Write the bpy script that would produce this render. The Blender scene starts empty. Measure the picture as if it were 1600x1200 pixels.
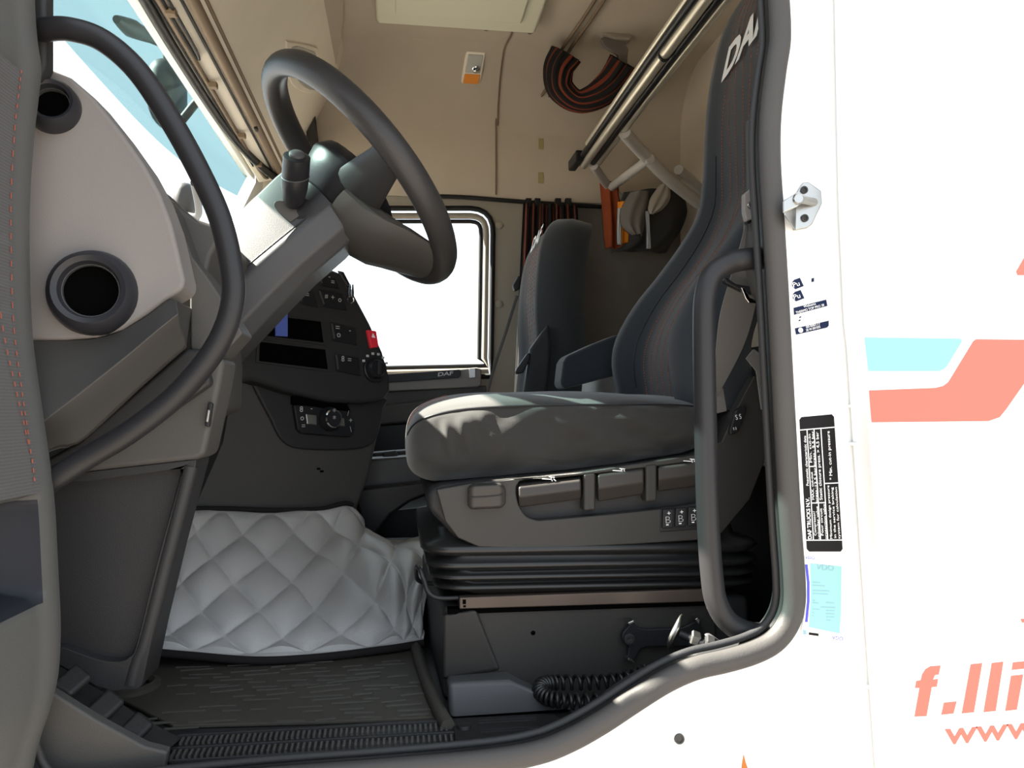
import bpy, bmesh, math, random
from mathutils import Vector as V, Matrix
random.seed(7)
S = bpy.context.scene
C = S.collection
R = math.radians

# ------------------------------------------------------------------ camera
CAM = V((0.0, -1.06, 0.475))
YAW, FPX = R(8), 1250.0
PITCH = math.atan(40 / FPX)
FW = V((math.sin(YAW) * math.cos(PITCH), math.cos(YAW) * math.cos(PITCH), math.sin(PITCH)))
RT = V((math.cos(YAW), -math.sin(YAW), 0))
UP = RT.cross(FW)
cd = bpy.data.cameras.new('camera'); cam = bpy.data.objects.new('camera', cd); C.objects.link(cam)
cd.lens = 36 * FPX / 1600; cd.sensor_width = 36; cd.clip_start = 0.02; cd.clip_end = 500
M = Matrix((RT, UP, -FW)).transposed().to_4x4(); M.translation = CAM
cam.matrix_world = M
S.camera = cam

# ------------------------------------------------------------------ sky, sun, exposure
w = bpy.data.worlds.new('sky'); S.world = w; w.use_nodes = True
nt = w.node_tree; bg = nt.nodes['Background']
bg.inputs[0].default_value = (0.80, 0.90, 1.0, 1); bg.inputs[1].default_value = 1.0
sd = bpy.data.lights.new('sun', 'SUN'); sd.energy = 24.0; sd.angle = R(0.6); sd.color = (1, 0.93, 0.82)
sun = bpy.data.objects.new('sun', sd); C.objects.link(sun)
SAZ, SEL = R(166), R(41.5)
SUNV = V((math.cos(SAZ) * math.cos(SEL), math.sin(SAZ) * math.cos(SEL), math.sin(SEL)))          # towards the sun
sun.rotation_euler = SUNV.to_track_quat('Z', 'Y').to_euler()
S.view_settings.view_transform = 'Standard'; S.view_settings.look = 'None'
S.view_settings.gamma = 1; S.view_settings.use_curve_mapping = False
S.view_settings.exposure = 1.45

# ------------------------------------------------------------------ helpers
def ray(u, v): return FW + RT * ((u - 800) / FPX) + UP * ((600 - v) / FPX)
def at(u, v, Y):
    d = ray(u, v); return CAM + d * ((Y - CAM.y) / d.y)
def atx(u, v, X):
    d = ray(u, v); return CAM + d * ((X - CAM.x) / d.x)
def atz(u, v, Z):
    d = ray(u, v); return CAM + d * ((Z - CAM.z) / d.z)
def atp(u, v, p0, n):
    d = ray(u, v); return CAM + d * ((p0 - CAM).dot(n) / d.dot(n))

def cr(p0, p1, p2, p3, t):
    return 0.5 * ((2 * p1) + (p2 - p0) * t + (2 * p0 - 5 * p1 + 4 * p2 - p3) * t * t + (3 * p1 - p0 - 3 * p2 + p3) * t ** 3)
def spline(pts, n=6, closed=False):
    pts = [V(p) for p in pts]; N = len(pts); out = []
    rng = range(N) if closed else range(N - 1)
    for i in rng:
        if closed: a, b, c, d = pts[i - 1], pts[i], pts[(i + 1) % N], pts[(i + 2) % N]
        else: a, b, c, d = pts[max(i - 1, 0)], pts[i], pts[i + 1], pts[min(i + 2, N - 1)]
        for k in range(n): out.append(cr(a, b, c, d, k / n))
    if not closed: out.append(pts[-1].copy())
    return out
def spl2(pts, n=5, closed=True): return [(p.x, p.y) for p in spline([(a, b, 0) for a, b in pts], n, closed)]

WL = {}
def mk(name, verts, faces, mat, parent=None, bevel=0, seg=2, smooth=True, sub=0, ang=38, midx=None):
    me = bpy.data.meshes.new(name); me.from_pydata([tuple(p) for p in verts], [], faces)
    bm = bmesh.new(); bm.from_mesh(me); bmesh.ops.recalc_face_normals(bm, faces=bm.faces); bm.to_mesh(me); bm.free()
    mats = mat if isinstance(mat, (list, tuple)) else [mat]
    for m in mats: me.materials.append(m)
    if midx:
        for p, i in zip(me.polygons, midx): p.material_index = i
    if smooth:
        for p in me.polygons: p.use_smooth = True
        if not sub: me.set_sharp_from_angle(angle=R(ang))
    o = bpy.data.objects.new(name, me); C.objects.link(o)
    if sub:
        m = o.modifiers.new('s', 'SUBSURF'); m.levels = sub; m.render_levels = sub
    if bevel:
        m = o.modifiers.new('b', 'BEVEL'); m.width = bevel; m.segments = seg; m.limit_method = 'ANGLE'; m.angle_limit = R(30)
        m.harden_normals = True
    if parent is not None: par(o, parent)
    return o
def par(o, p):
    o.parent = p; o.matrix_parent_inverse = Matrix.Translation(-WL.get(p.name, V((0, 0, 0))))
def thing(name, label, cat, loc=(0, 0, 0), group=None, kind=None):
    o = bpy.data.objects.new(name, None); C.objects.link(o); o.location = loc; o.empty_display_size = 0.05
    WL[o.name] = V(loc); tag(o, label, cat, group, kind); return o
def tag(o, label=None, cat=None, group=None, kind=None):
    if label: o['label'] = label
    if cat: o['category'] = cat
    if group: o['group'] = group
    if kind: o['kind'] = kind
    return o
def solo(o, label, cat, group=None, kind=None):
    me = o.data; xs = [v.co for v in me.vertices]
    c = V(((min(p.x for p in xs) + max(p.x for p in xs)) / 2, (min(p.y for p in xs) + max(p.y for p in xs)) / 2, min(p.z for p in xs)))
    me.transform(Matrix.Translation(-c)); o.location = c; WL[o.name] = c
    return tag(o, label, cat, group, kind)

def prism(pts, d, cap=True):
    """solid from a loop of 3D points, pushed along vector d"""
    n = len(pts); d = V(d); vs = [V(p) for p in pts] + [V(p) + d for p in pts]
    fs = [tuple(range(n)), tuple(range(2 * n - 1, n - 1, -1))] + [(i, (i + 1) % n, n + (i + 1) % n, n + i) for i in range(n)]
    return vs, fs
def slab(name, px, Y, depth, mat, parent=None, bevel=0.004, seg=2, rnd=0):
    if rnd: px = spl2(px, rnd)
    vs, fs = prism([at(u, v, Y) for u, v in px], (0, depth, 0))
    return mk(name, vs, fs, mat, parent, bevel, seg)
def pslab(name, px, p0, n, depth, mat, parent=None, bevel=0.002, seg=2, off=0.0, rnd=0):
    """outline on plane (p0, n); pushed to -n by depth; off raises it along n"""
    if rnd: px = spl2(px, rnd)
    n = n.normalized(); q = p0 + n * off
    vs, fs = prism([atp(u, v, p0, n) + n * off for u, v in px], -n * depth)
    return mk(name, vs, fs, mat, parent, bevel, seg)
def box(name, a, b, mat, parent=None, bevel=0.004, seg=2):
    x0, y0, z0 = a; x1, y1, z1 = b
    vs, fs = prism([(x0, y0, z0), (x1, y0, z0), (x1, y1, z0), (x0, y1, z0)], (0, 0, z1 - z0))
    return mk(name, vs, fs, mat, parent, bevel, seg)
def frames(pts, closed=False):
    n = len(pts); T = []
    for i in range(n):
        a = pts[i - 1] if (i or closed) else pts[0]; b = pts[(i + 1) % n] if (i < n - 1 or closed) else pts[-1]
        T.append((b - a).normalized())
    r = V((0, 0, 1)) if abs(T[0].z) < 0.9 else V((1, 0, 0))
    N = [(r - T[0] * r.dot(T[0])).normalized()]
    for i in range(1, n):
        q = N[-1] - T[i] * N[-1].dot(T[i]); N.append(q.normalized())
    return T, N
def tube_data(pts, r, seg=12, closed=False, flat=1.0, ref=None):
    pts = [V(p) for p in pts]; n = len(pts); T, N = frames(pts, closed); vs = []; fs = []
    for i in range(n):
        if ref is not None:
            nn = V(ref) - T[i] * V(ref).dot(T[i]); nn.normalize()
        else: nn = N[i]
        b = T[i].cross(nn); ri = r[i] if isinstance(r, (list, tuple)) else r
        for k in range(seg):
            a = 2 * math.pi * k / seg; vs.append(pts[i] + nn * (math.cos(a) * ri) + b * (math.sin(a) * ri * flat))
    m = n if closed else n - 1
    for i in range(m):
        for k in range(seg):
            j = (i + 1) % n; fs.append((i * seg + k, i * seg + (k + 1) % seg, j * seg + (k + 1) % seg, j * seg + k))
    if not closed:
        fs.append(tuple(range(seg))[::-1]); fs.append(tuple((n - 1) * seg + k for k in range(seg)))
    return vs, fs
def tube(name, pts, r, mat, parent=None, seg=12, n=6, closed=False, flat=1.0, ref=None):
    P = spline(pts, n, closed) if n > 1 else [V(p) for p in pts]
    if isinstance(r, (list, tuple)):
        m = len(P); k = len(r) - 1
        r = [r[min(int(i / (m - 1) * k), k - 1)] * (1 - ((i / (m - 1) * k) - min(int(i / (m - 1) * k), k - 1))) + r[min(int(i / (m - 1) * k), k - 1) + 1] * ((i / (m - 1) * k) - min(int(i / (m - 1) * k), k - 1)) for i in range(m)]
    vs, fs = tube_data(P, r, seg, closed, flat, ref)
    return mk(name, vs, fs, mat, parent, ang=50)
def lathe(name, prof, c, axis, mat, parent=None, seg=32, up=None, sy=1.0, cap=True):
    """prof: (radius, height along axis) list"""
    axis = V(axis).normalized(); up = V(up) if up else (V((0, 0, 1)) if abs(axis.z) < 0.9 else V((1, 0, 0)))
    a = (up - axis * up.dot(axis)).normalized(); b = axis.cross(a); c = V(c); vs = []; fs = []; n = len(prof)
    for r, h in prof:
        for k in range(seg):
            t = 2 * math.pi * k / seg; vs.append(c + axis * h + a * (r * math.cos(t)) + b * (r * sy * math.sin(t)))
    for i in range(n - 1):
        for k in range(seg): fs.append((i * seg + k, i * seg + (k + 1) % seg, (i + 1) * seg + (k + 1) % seg, (i + 1) * seg + k))
    if cap and prof[0][0] > 1e-5: fs.append(tuple(range(seg)))
    if cap and prof[-1][0] > 1e-5: fs.append(tuple((n - 1) * seg + k for k in range(seg))[::-1])
    return mk(name, vs, fs, mat, parent, ang=40)
def grid(name, fn, nu, nv, mat, parent=None, thick=None, closed_u=False, ang=60, mfn=None):
    """surface fn(i/nu, j/nv); thick = vector or callable giving a second skin"""
    vs = [fn(i / nu, j / nv) for j in range(nv + 1) for i in range(nu + 1)]; fs = []; mi = []
    for j in range(nv):
        for i in range(nu):
            a = j * (nu + 1) + i; fs.append((a, a + 1, a + nu + 2, a + nu + 1)); mi.append(mfn(i, j) if mfn else 0)
    if thick is not None:
        n0 = len(vs); t = V(thick); vs += [p + t for p in vs]
        for f in list(fs): fs.append(tuple(k + n0 for k in f[::-1]))
        mi += mi
        ring = [i for i in range(nu + 1)] + [(j + 1) * (nu + 1) - 1 for j in range(1, nv + 1)] + [nv * (nu + 1) + i for i in range(nu - 1, -1, -1)] + [j * (nu + 1) for j in range(nv - 1, 0, -1)]
        for k in range(len(ring)):
            a, b = ring[k], ring[(k + 1) % len(ring)]; fs.append((a, b, b + n0, a + n0)); mi.append(0)
    return mk(name, vs, fs, mat, parent, ang=ang, midx=mi if mfn else None)
def loft(name, rings, mat, parent=None, sub=0, ang=50, bevel=0, capa=True, capb=True):
    n = len(rings[0]); vs = [V(p) for r in rings for p in r]; fs = []
    for i in range(len(rings) - 1):
        for k in range(n): fs.append((i * n + k, i * n + (k + 1) % n, (i + 1) * n + (k + 1) % n, (i + 1) * n + k))
    if capa: fs.append(tuple(range(n))[::-1])
    if capb: fs.append(tuple((len(rings) - 1) * n + k for k in range(n)))
    return mk(name, vs, fs, mat, parent, sub=sub, ang=ang, bevel=bevel)
def joined(name, parts, mat, parent=None, kind=None, smooth=True, ang=40):
    vs = []; fs = []
    for a, b in parts:
        k = len(vs); vs += list(a); fs += [tuple(i + k for i in f) for f in b]
    o = mk(name, vs, fs, mat, parent, smooth=smooth, ang=ang)
    if kind: o['kind'] = kind
    return o
def ring_plate(name, outer, inner, d, mat, parent=None, bevel=0.0):
    """flat plate with a hole: outer / inner loops of 3D points, pushed along d"""
    bm = bmesh.new(); loops = []
    for L in [outer] + (inner if isinstance(inner[0], list) else [inner]):
        vv = [bm.verts.new(p) for p in L]; loops.append([bm.edges.new((vv[i], vv[(i + 1) % len(vv)])) for i in range(len(vv))])
    bmesh.ops.triangle_fill(bm, use_beauty=True, use_dissolve=False, edges=[e for l in loops for e in l])
    r = bmesh.ops.extrude_face_region(bm, geom=list(bm.faces), use_keep_orig=True)
    bmesh.ops.translate(bm, vec=V(d), verts=[g for g in r['geom'] if isinstance(g, bmesh.types.BMVert)])
    bmesh.ops.recalc_face_normals(bm, faces=bm.faces)
    me = bpy.data.meshes.new(name); bm.to_mesh(me); bm.free(); me.materials.append(mat)
    for p in me.polygons: p.use_smooth = True
    me.set_sharp_from_angle(angle=R(35))
    o = bpy.data.objects.new(name, me); C.objects.link(o)
    if bevel:
        m = o.modifiers.new('b', 'BEVEL'); m.width = bevel; m.segments = 2; m.limit_method = 'ANGLE'; m.angle_limit = R(40); m.harden_normals = True
    if parent is not None: par(o, parent)
    return o
def text(name, s, org, right, up, mat, parent, width=None, size=None, bold=0.0, shear=0.0, thick=0.0):
    cu = bpy.data.curves.new(name, 'FONT'); cu.body = s; cu.size = 1; cu.offset = bold; cu.shear = shear; cu.extrude = thick; cu.resolution_u = 3
    t = bpy.data.objects.new(name, cu); C.objects.link(t); bpy.context.view_layer.update()
    me = bpy.data.meshes.new_from_object(t.evaluated_get(bpy.context.evaluated_depsgraph_get()))
    bpy.data.objects.remove(t); bpy.data.curves.remove(cu)
    xs = [v.co.x for v in me.vertices]; x0, x1 = min(xs), max(xs)
    right = V(right); r = right.normalized(); u_ = V(up); u_ = (u_ - r * u_.dot(r)).normalized(); n = r.cross(u_)
    sx = (width if width else right.length) / (x1 - x0) if size is None else size
    sy = size if size else sx
    if isinstance(sy, tuple): sx, sy = sy
    for v in me.vertices:
        c = v.co; v.co = V(org) + r * ((c.x - x0) * sx) + u_ * (c.y * sy) + n * c.z
    me.materials.clear(); me.materials.append(mat)
    o = bpy.data.objects.new(name, me); C.objects.link(o); par(o, parent) if parent is not None else None
    return o
def ptext(name, s, a, b, h, Y, mat, parent, bold=0.0, shear=0.0):
    """text on the plane y=Y, baseline from pixel a to pixel b, cap height h pixels"""
    p, q = at(*a, Y), at(*b, Y); ax = (q - p).normalized(); up = V((-ax.z, 0, ax.x))
    k = (Y - CAM.y) / FPX
    return text(name, s, p, q - p, up, mat, parent, width=(q - p).length, size=None, bold=bold, shear=shear) if h is None else \
        _pt(name, s, p, q, up, h * k, mat, parent, bold, shear)
def _pt(name, s, p, q, up, h, mat, parent, bold, shear):
    r = (q - p).normalized(); up = (up - r * up.dot(r)).normalized()
    o = text(name, s, p, q - p, up, mat, parent, bold=bold, shear=shear)
    r = (q - p).normalized(); zs = [(v.co - p).dot(up) for v in o.data.vertices]; k = h / max(max(zs), 1e-6)
    for v in o.data.vertices:
        e = (v.co - p).dot(up); v.co += up * (e * (k - 1))
    return o
def copy_thing(root, delta, label=None):
    c = root.copy(); C.objects.link(c); c.location = root.location + V(delta)
    if label: c['label'] = label
    for ch in list(root.children):
        d = ch.copy(); C.objects.link(d); d.parent = c
        for g in list(ch.children):
            e = g.copy(); C.objects.link(e); e.parent = d
    return c

# ------------------------------------------------------------------ materials
def mat(name, col, rough=0.5, metal=0.0, bump=None, var=0.0, vscale=8, spec=0.22, sheen=0.0):
    m = bpy.data.materials.new(name); m.use_nodes = True; t = m.node_tree; b = t.nodes['Principled BSDF']
    b.inputs['Base Color'].default_value = (*col, 1); b.inputs['Roughness'].default_value = rough; b.inputs['Metallic'].default_value = metal
    b.inputs['Specular IOR Level'].default_value = spec
    if sheen: b.inputs['Sheen Weight'].default_value = sheen
    tc = t.nodes.new('ShaderNodeTexCoord')
    if var:
        n = t.nodes.new('ShaderNodeTexNoise'); n.inputs['Scale'].default_value = vscale; n.inputs['Detail'].default_value = 5
        t.links.new(tc.outputs['Object'], n.inputs['Vector'])
        r = t.nodes.new('ShaderNodeMapRange'); r.inputs[1].default_value = 0.3; r.inputs[2].default_value = 0.7
        r.inputs[3].default_value = 1 - var; r.inputs[4].default_value = 1 + var
        t.links.new(n.outputs['Fac'], r.inputs[0])
        x = t.nodes.new('ShaderNodeVectorMath'); x.operation = 'SCALE'; x.inputs[0].default_value = col
        t.links.new(r.outputs[0], x.inputs['Scale']); t.links.new(x.outputs[0], b.inputs['Base Color'])
    if bump:
        n = t.nodes.new('ShaderNodeTexNoise'); n.inputs['Scale'].default_value = bump[0]; n.inputs['Detail'].default_value = 3
        t.links.new(tc.outputs['Object'], n.inputs['Vector'])
        k = t.nodes.new('ShaderNodeBump'); k.inputs['Strength'].default_value = bump[1]; k.inputs['Distance'].default_value = 0.002
        t.links.new(n.outputs['Fac'], k.inputs['Height']); t.links.new(k.outputs[0], b.inputs['Normal'])
    return m
def weave(name, col, col2, scale=900, rough=0.9, sheen=0.25):
    m = mat(name, col, rough, sheen=sheen, spec=0.1); t = m.node_tree; b = t.nodes['Principled BSDF']
    tc = t.nodes.new('ShaderNodeTexCoord'); wv = t.nodes.new('ShaderNodeTexWave'); wv.inputs['Scale'].default_value = scale / 6; wv.wave_type = 'BANDS'; wv.bands_direction = 'Z'
    n = t.nodes.new('ShaderNodeTexNoise'); n.inputs['Scale'].default_value = scale; t.links.new(tc.outputs['Object'], wv.inputs['Vector']); t.links.new(tc.outputs['Object'], n.inputs['Vector'])
    ad = t.nodes.new('ShaderNodeMath'); ad.operation = 'MULTIPLY'; t.links.new(wv.outputs['Fac'], ad.inputs[0]); t.links.new(n.outputs['Fac'], ad.inputs[1])
    mx = t.nodes.new('ShaderNodeMix'); mx.data_type = 'RGBA'; mx.inputs[6].default_value = (*col, 1); mx.inputs[7].default_value = (*col2, 1)
    t.links.new(ad.outputs[0], mx.inputs[0]); t.links.new(mx.outputs[2], b.inputs['Base Color'])
    k = t.nodes.new('ShaderNodeBump'); k.inputs['Strength'].default_value = 0.25; k.inputs['Distance'].default_value = 0.001
    t.links.new(ad.outputs[0], k.inputs['Height']); t.links.new(k.outputs[0], b.inputs['Normal'])
    return m
def glass(name, tint, gloss=0.06):
    m = bpy.data.materials.new(name); m.use_nodes = True; t = m.node_tree; t.nodes.remove(t.nodes['Principled BSDF'])
    a = t.nodes.new('ShaderNodeBsdfTransparent'); a.inputs[0].default_value = (*tint, 1)
    g = t.nodes.new('ShaderNodeBsdfGlossy'); g.inputs['Roughness'].default_value = 0.02
    x = t.nodes.new('ShaderNodeMixShader'); x.inputs[0].default_value = gloss
    t.links.new(a.outputs[0], x.inputs[1]); t.links.new(g.outputs[0], x.inputs[2]); t.links.new(x.outputs[0], t.nodes['Material Output'].inputs[0])
    return m
P_LIGHT = mat('grey plastic light', (0.20, 0.182, 0.172), 0.55, bump=(600, 0.15), var=0.03)
P_DOOR = mat('door trim plastic', (0.070, 0.069, 0.066), 0.55, bump=(600, 0.2), var=0.03)
P_POCK_SHADE = mat('door pocket shade plastic', (0.013, 0.014, 0.019), 0.6)  # door trim darkened and blued: sky-lit shade inside the pocket put into colour
P_MID = mat('grey plastic mid', (0.056, 0.053, 0.050), 0.5, bump=(700, 0.2), var=0.04)
P_COL = mat('grey plastic column', (0.055, 0.0545, 0.057), 0.40, bump=(700, 0.15), var=0.03)
P_DARK = mat('charcoal plastic', (0.024, 0.0235, 0.0245), 0.5, bump=(700, 0.25), var=0.05)
P_BLACK = mat('black plastic', (0.014, 0.014, 0.016), 0.38, bump=(500, 0.1))
P_VENT = mat('vent plastic', (0.022, 0.022, 0.026), 0.34)
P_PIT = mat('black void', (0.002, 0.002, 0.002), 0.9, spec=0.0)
P_SHELL = mat('seat shell plastic', (0.030, 0.028, 0.026), 0.46, bump=(800, 0.2), var=0.04)
P_LEVER = mat('lever plastic', (0.036, 0.032, 0.0295), 0.40, bump=(800, 0.15))
RUBBER = mat('seal rubber', (0.046, 0.043, 0.0415), 0.55, bump=(300, 0.15), var=0.06)
RUB_BLK = mat('black rubber', (0.013, 0.0125, 0.0125), 0.45, bump=(250, 0.2), var=0.15)
BELLOW = mat('bellows rubber', (0.012, 0.0115, 0.0115), 0.34, spec=0.35)
TUBE = mat('grab handle coating', (0.0165, 0.016, 0.0175), 0.40, bump=(900, 0.15))
WHEEL = mat('wheel leather', (0.032, 0.030, 0.030), 0.38, bump=(350, 0.2), var=0.15)
BEIGE = mat('beige headliner', (0.49, 0.42, 0.335), 0.85, bump=(900, 0.2), var=0.03)
BEIGE2 = mat('beige plastic', (0.84, 0.765, 0.645), 0.6, bump=(600, 0.1), var=0.02)
BROWN = mat('brown trim', (0.20, 0.145, 0.095), 0.6)
GREYFELT = mat('grey felt', (0.16, 0.14, 0.12), 0.95, bump=(900, 0.3), var=0.06)
PILLAR = mat('taupe pillar plastic', (0.30, 0.26, 0.21), 0.6, bump=(600, 0.1))
WHITE = mat('white paint', (0.80, 0.80, 0.79), 0.22, var=0.01, vscale=3, spec=0.5)
CREAM = mat('cream plastic', (0.68, 0.66, 0.52), 0.5)
METAL = mat('brushed steel', (0.36, 0.355, 0.34), 0.32, 1.0, bump=(400, 0.1))
RAILM = mat('seat rail steel', (0.075, 0.056, 0.046), 0.42, 0.3, var=0.1)
ALU = mat('aluminium tube', (0.60, 0.56, 0.46), 0.35, 0.7)
CHROME = mat('chrome', (0.75, 0.75, 0.76), 0.12, 1.0)
GREYTUBE = mat('grey coated tube', (0.42, 0.39, 0.36), 0.5)
SEATF = weave('seat cover side cloth', (0.022, 0.021, 0.020), (0.033, 0.0315, 0.030))
SEATB = weave('seat cover back cloth', (0.020, 0.0235, 0.028), (0.034, 0.039, 0.046))
PASS = weave('passenger seat cloth', (0.022, 0.023, 0.025), (0.05, 0.052, 0.055), 500)
DOORF = weave('door fabric', (0.022, 0.020, 0.020), (0.046, 0.043, 0.042), 500)
BELT = weave('belt webbing', (0.095, 0.09, 0.086), (0.14, 0.13, 0.125), 1200, 0.7)
ORANGE = mat('orange thread', (0.36, 0.11, 0.055), 0.8)
DULLRED = mat('dull red thread', (0.20, 0.06, 0.04), 0.8)
RIDGE = mat('worn rubber ridge', (0.060, 0.056, 0.049), 0.5)
QUILT = mat('silver quilted vinyl', (0.37, 0.355, 0.345), 0.40, bump=(420, 0.5), var=0.04, spec=0.4)
BIND = mat('black binding', (0.012, 0.010, 0.010), 0.9)
MATR = mat('rubber mat', (0.048, 0.044, 0.036), 0.6, bump=(1200, 0.5), var=0.12)
CUR_K = mat('black curtain cloth', (0.016, 0.015, 0.015), 0.95, bump=(300, 0.3))
CUR_R = mat('rust curtain cloth', (0.17, 0.035, 0.016), 0.95, bump=(300, 0.3))
RED = mat('red plastic', (0.70, 0.03, 0.05), 0.4)
BLUE = mat('blue card', (0.08, 0.12, 0.42), 0.5)
PRINT_W = mat('white print', (0.80, 0.80, 0.80), 0.6)
PRINT_G = mat('pale print', (0.45, 0.45, 0.45), 0.6)
DEC_C = mat('cyan livery film', (0.20, 0.66, 0.74), 0.3)
DEC_R = mat('red livery film', (0.74, 0.125, 0.095), 0.3)
STK_K = mat('black label film', (0.006, 0.005, 0.006), 0.6, spec=0.15)
STK_N = mat('navy label film', (0.006, 0.012, 0.04), 0.6, spec=0.15)
STK_W = mat('white label film', (0.74, 0.74, 0.72), 0.5)
STK_A = mat('aqua label paper', (0.22, 0.42, 0.42), 0.6)
STK_B = mat('blue label stripe', (0.06, 0.06, 0.42), 0.5)
STK_T = mat('grey blue label print', (0.20, 0.34, 0.40), 0.6)
RUST = mat('rust stain', (0.35, 0.12, 0.03), 0.9)
CONC = mat('pale concrete', (0.22, 0.20, 0.178), 0.95, bump=(6, 0.2), var=0.1, vscale=1.5)
GLASS = glass('clear glass', (0.97, 0.99, 0.985), 0.012)
VISORG = glass('teal visor acrylic', (0.47, 0.56, 0.56), 0.012)
LINEN = mat('white linen', (0.80, 0.79, 0.76), 0.9, bump=(60, 0.3))
LENS = mat('lamp lens', (0.50, 0.49, 0.45), 0.15, spec=0.5)
AMBER = mat('amber lens', (0.85, 0.30, 0.05), 0.3)
JACK_G = mat('dark grey jacket', (0.045, 0.042, 0.040), 0.9, bump=(120, 0.3), var=0.2)
JACK_R = mat('rust jacket', (0.26, 0.055, 0.018), 0.9, bump=(120, 0.3), var=0.1)
JACK_O = mat('orange vest', (0.75, 0.24, 0.02), 0.8)
REFL = mat('reflective strip', (0.42, 0.42, 0.42), 0.4)

# ================================================================== SETTING
WY = 2.14           # passenger side lining
WXR = 1.16          # rear lining
CZ = 1.85           # ceiling
solo(box('ground', (-30, -30, -1.50), (30, 30, -1.45), CONC, bevel=0), 'pale concrete yard under the truck', 'ground', kind='structure')
fl = solo(box('floor', (-0.80, 0.02, -0.06), (WXR, WY, 0.0), P_DARK, bevel=0), 'dark cab floor under the rubber mat', 'floor', kind='structure')

# --- outer cab side with door opening
SEALPX = [(1206, -140), (1213, -60), (1217, 0), (1219, 60), (1212, 110), (1204, 180), (1203, 250), (1209, 350), (1215, 450), (1223, 600), (1234, 800), (1241, 900), (1241, 945), (1231, 977), (1210, 1003),
          (1178, 1020), (1135, 1033), (1088, 1044), (1042, 1064), (992, 1095), (942, 1128), (892, 1156), (840, 1176), (760, 1190), (600, 1205), (420, 1219), (250, 1236), (120, 1250), (40, 1225), (8, 1100), (-5, 900), (-10, 600), (-10, 300), (-5, 0), (10, -140), (60, -205), (200, -225), (600, -235), (1000, -230), (1150, -205)]
sealpath = spl2(SEALPX, 5)
seal3 = [at(u, v, -0.004) for u, v in sealpath]
hole = [at(u, v, 0.0) for u, v in sealpath]
cabx = thing('wall_left', 'white painted cab side around the open driver doorway', 'cab wall', (0.6, 0, 0), kind='structure')
ring_plate('cab_skin', [V((-0.62, 0, -0.45)), V((1.30, 0, -0.45)), V((1.30, 0, 1.98)), V((-0.62, 0, 1.98))], hole, (0, 0.012, 0), WHITE, cabx)
# door jamb: inner return of the doorway
n = len(sealpath)
jv = [at(u, v, 0.012) for u, v in sealpath]; jv += [p + V((0, 0.06, 0)) for p in jv]
o = mk('door_jamb', jv, [(i, (i + 1) % n, n + (i + 1) % n, n + i) for i in range(n)], P_DARK, cabx)
m = o.modifiers.new('s', 'SOLIDIFY'); m.thickness = 0.004
ring_plate('inner_lining', [V((-0.62, 0.07, -0.06)), V((WXR, 0.07, -0.06)), V((WXR, 0.07, CZ + .05)), V((-0.62, 0.07, CZ + .05))], [p + V((0, 0.058 * 0 + 0.07 - p.y, 0)) for p in jv[n:]], (0, 0.01, 0), P_DARK, cabx)
sealt = thing('trim_1', 'grey rubber weather seal running round the driver doorway', 'door seal', (0.5, 0, 0), kind='structure')
vs, fs = tube_data(seal3, 0.0125, 14, True, flat=1.25, ref=(0, 1, 0)); mk('seal_bead', vs, fs, RUBBER, sealt, ang=60)
cen = V((0.05, 0, 0.6))
def inset(path, d):
    out = []; m_ = len(path)
    for i in range(m_):
        t = (path[(i + 1) % m_] - path[i - 1]).normalized(); nn = V((t.z, 0, -t.x))
        if nn.dot(cen - path[i]) < 0: nn = -nn
        out.append(path[i] + nn * d)
    return out
p2 = [p + V((0, 0.022, 0)) for p in inset(seal3, 0.0165)]
vs, fs = tube_data(p2, 0.0055, 8, True, ref=(0, 1, 0)); mk('seal_lip', vs, fs, P_DARK, sealt, ang=60)
p3 = [p + V((0, 0.006, 0)) for p in inset(seal3, 0.012)]
vs, fs = tube_data(p3, 0.0028, 6, True, ref=(0, 1, 0)); mk('seal_groove', vs, fs, RUB_BLK, sealt, ang=60)

# --- passenger side lining with window opening, cove, ceiling
WINPX = [(420, 585), (420, 350), (440, 330), (470, 326), (735, 326), (757, 331), (768, 345), (771, 365), (769, 580), (766, 586)]
win = [at(u, v, WY) for u, v in [(410, 588), (410, 350), (418, 334), (438, 327), (600, 326), (735, 326), (748, 328), (758, 333), (765, 341), (769, 352), (770, 366), (769, 430), (768, 500), (767, 560), (766, 588), (600, 592)]]
wr = thing('wall_right', 'beige cab lining on the far passenger side', 'wall', (0.3, WY, 0), kind='structure')
ring_plate('lining', [V((-0.84, WY, 0)), V((WXR, WY, 0)), V((WXR, WY, 1.60)), V((-0.53, WY, 1.60)), V((-0.53, WY, 1.36)), V((-0.84, WY, 0.72))], win, (0, 0.03, 0), PILLAR, wr)
def cove(s, t):
    X = -0.53 + (WXR + 0.53) * s
    zz = 1.295 if False else 1.60
    a = t * math.pi / 2
    return V((X, WY - 0.262 + 0.25 * math.cos(a), 1.60 + 0.25 * math.sin(a)))
grid('cove', cove, 2, 10, BEIGE, wr, thick=(0, 0.01, 0.012))
grid('upper_lining', lambda s, t: V((-0.53 + (WXR + 0.53) * s, WY - 0.012, 1.325 + 0.275 * t)), 2, 2, BEIGE, wr, thick=(0, 0.008, 0))
box('rear_side_panel', (0.60, WY - 0.012, 0.25), (WXR, WY - 0.002, 1.305), GREYFELT, wr, 0.004)
ceil = solo(box('ceiling', (-0.80, 0.0, CZ), (WXR + .02, WY - 0.24, CZ + 0.03), BEIGE, bevel=0), 'beige fabric headliner of the cab roof', 'ceiling', kind='structure')
solo(box('cab_roof', (-0.66, -0.005, 1.95), (1.32, 2.25, 2.0), WHITE, bevel=0.02), 'white outer roof skin of the truck cab', 'roof', kind='structure')
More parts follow.
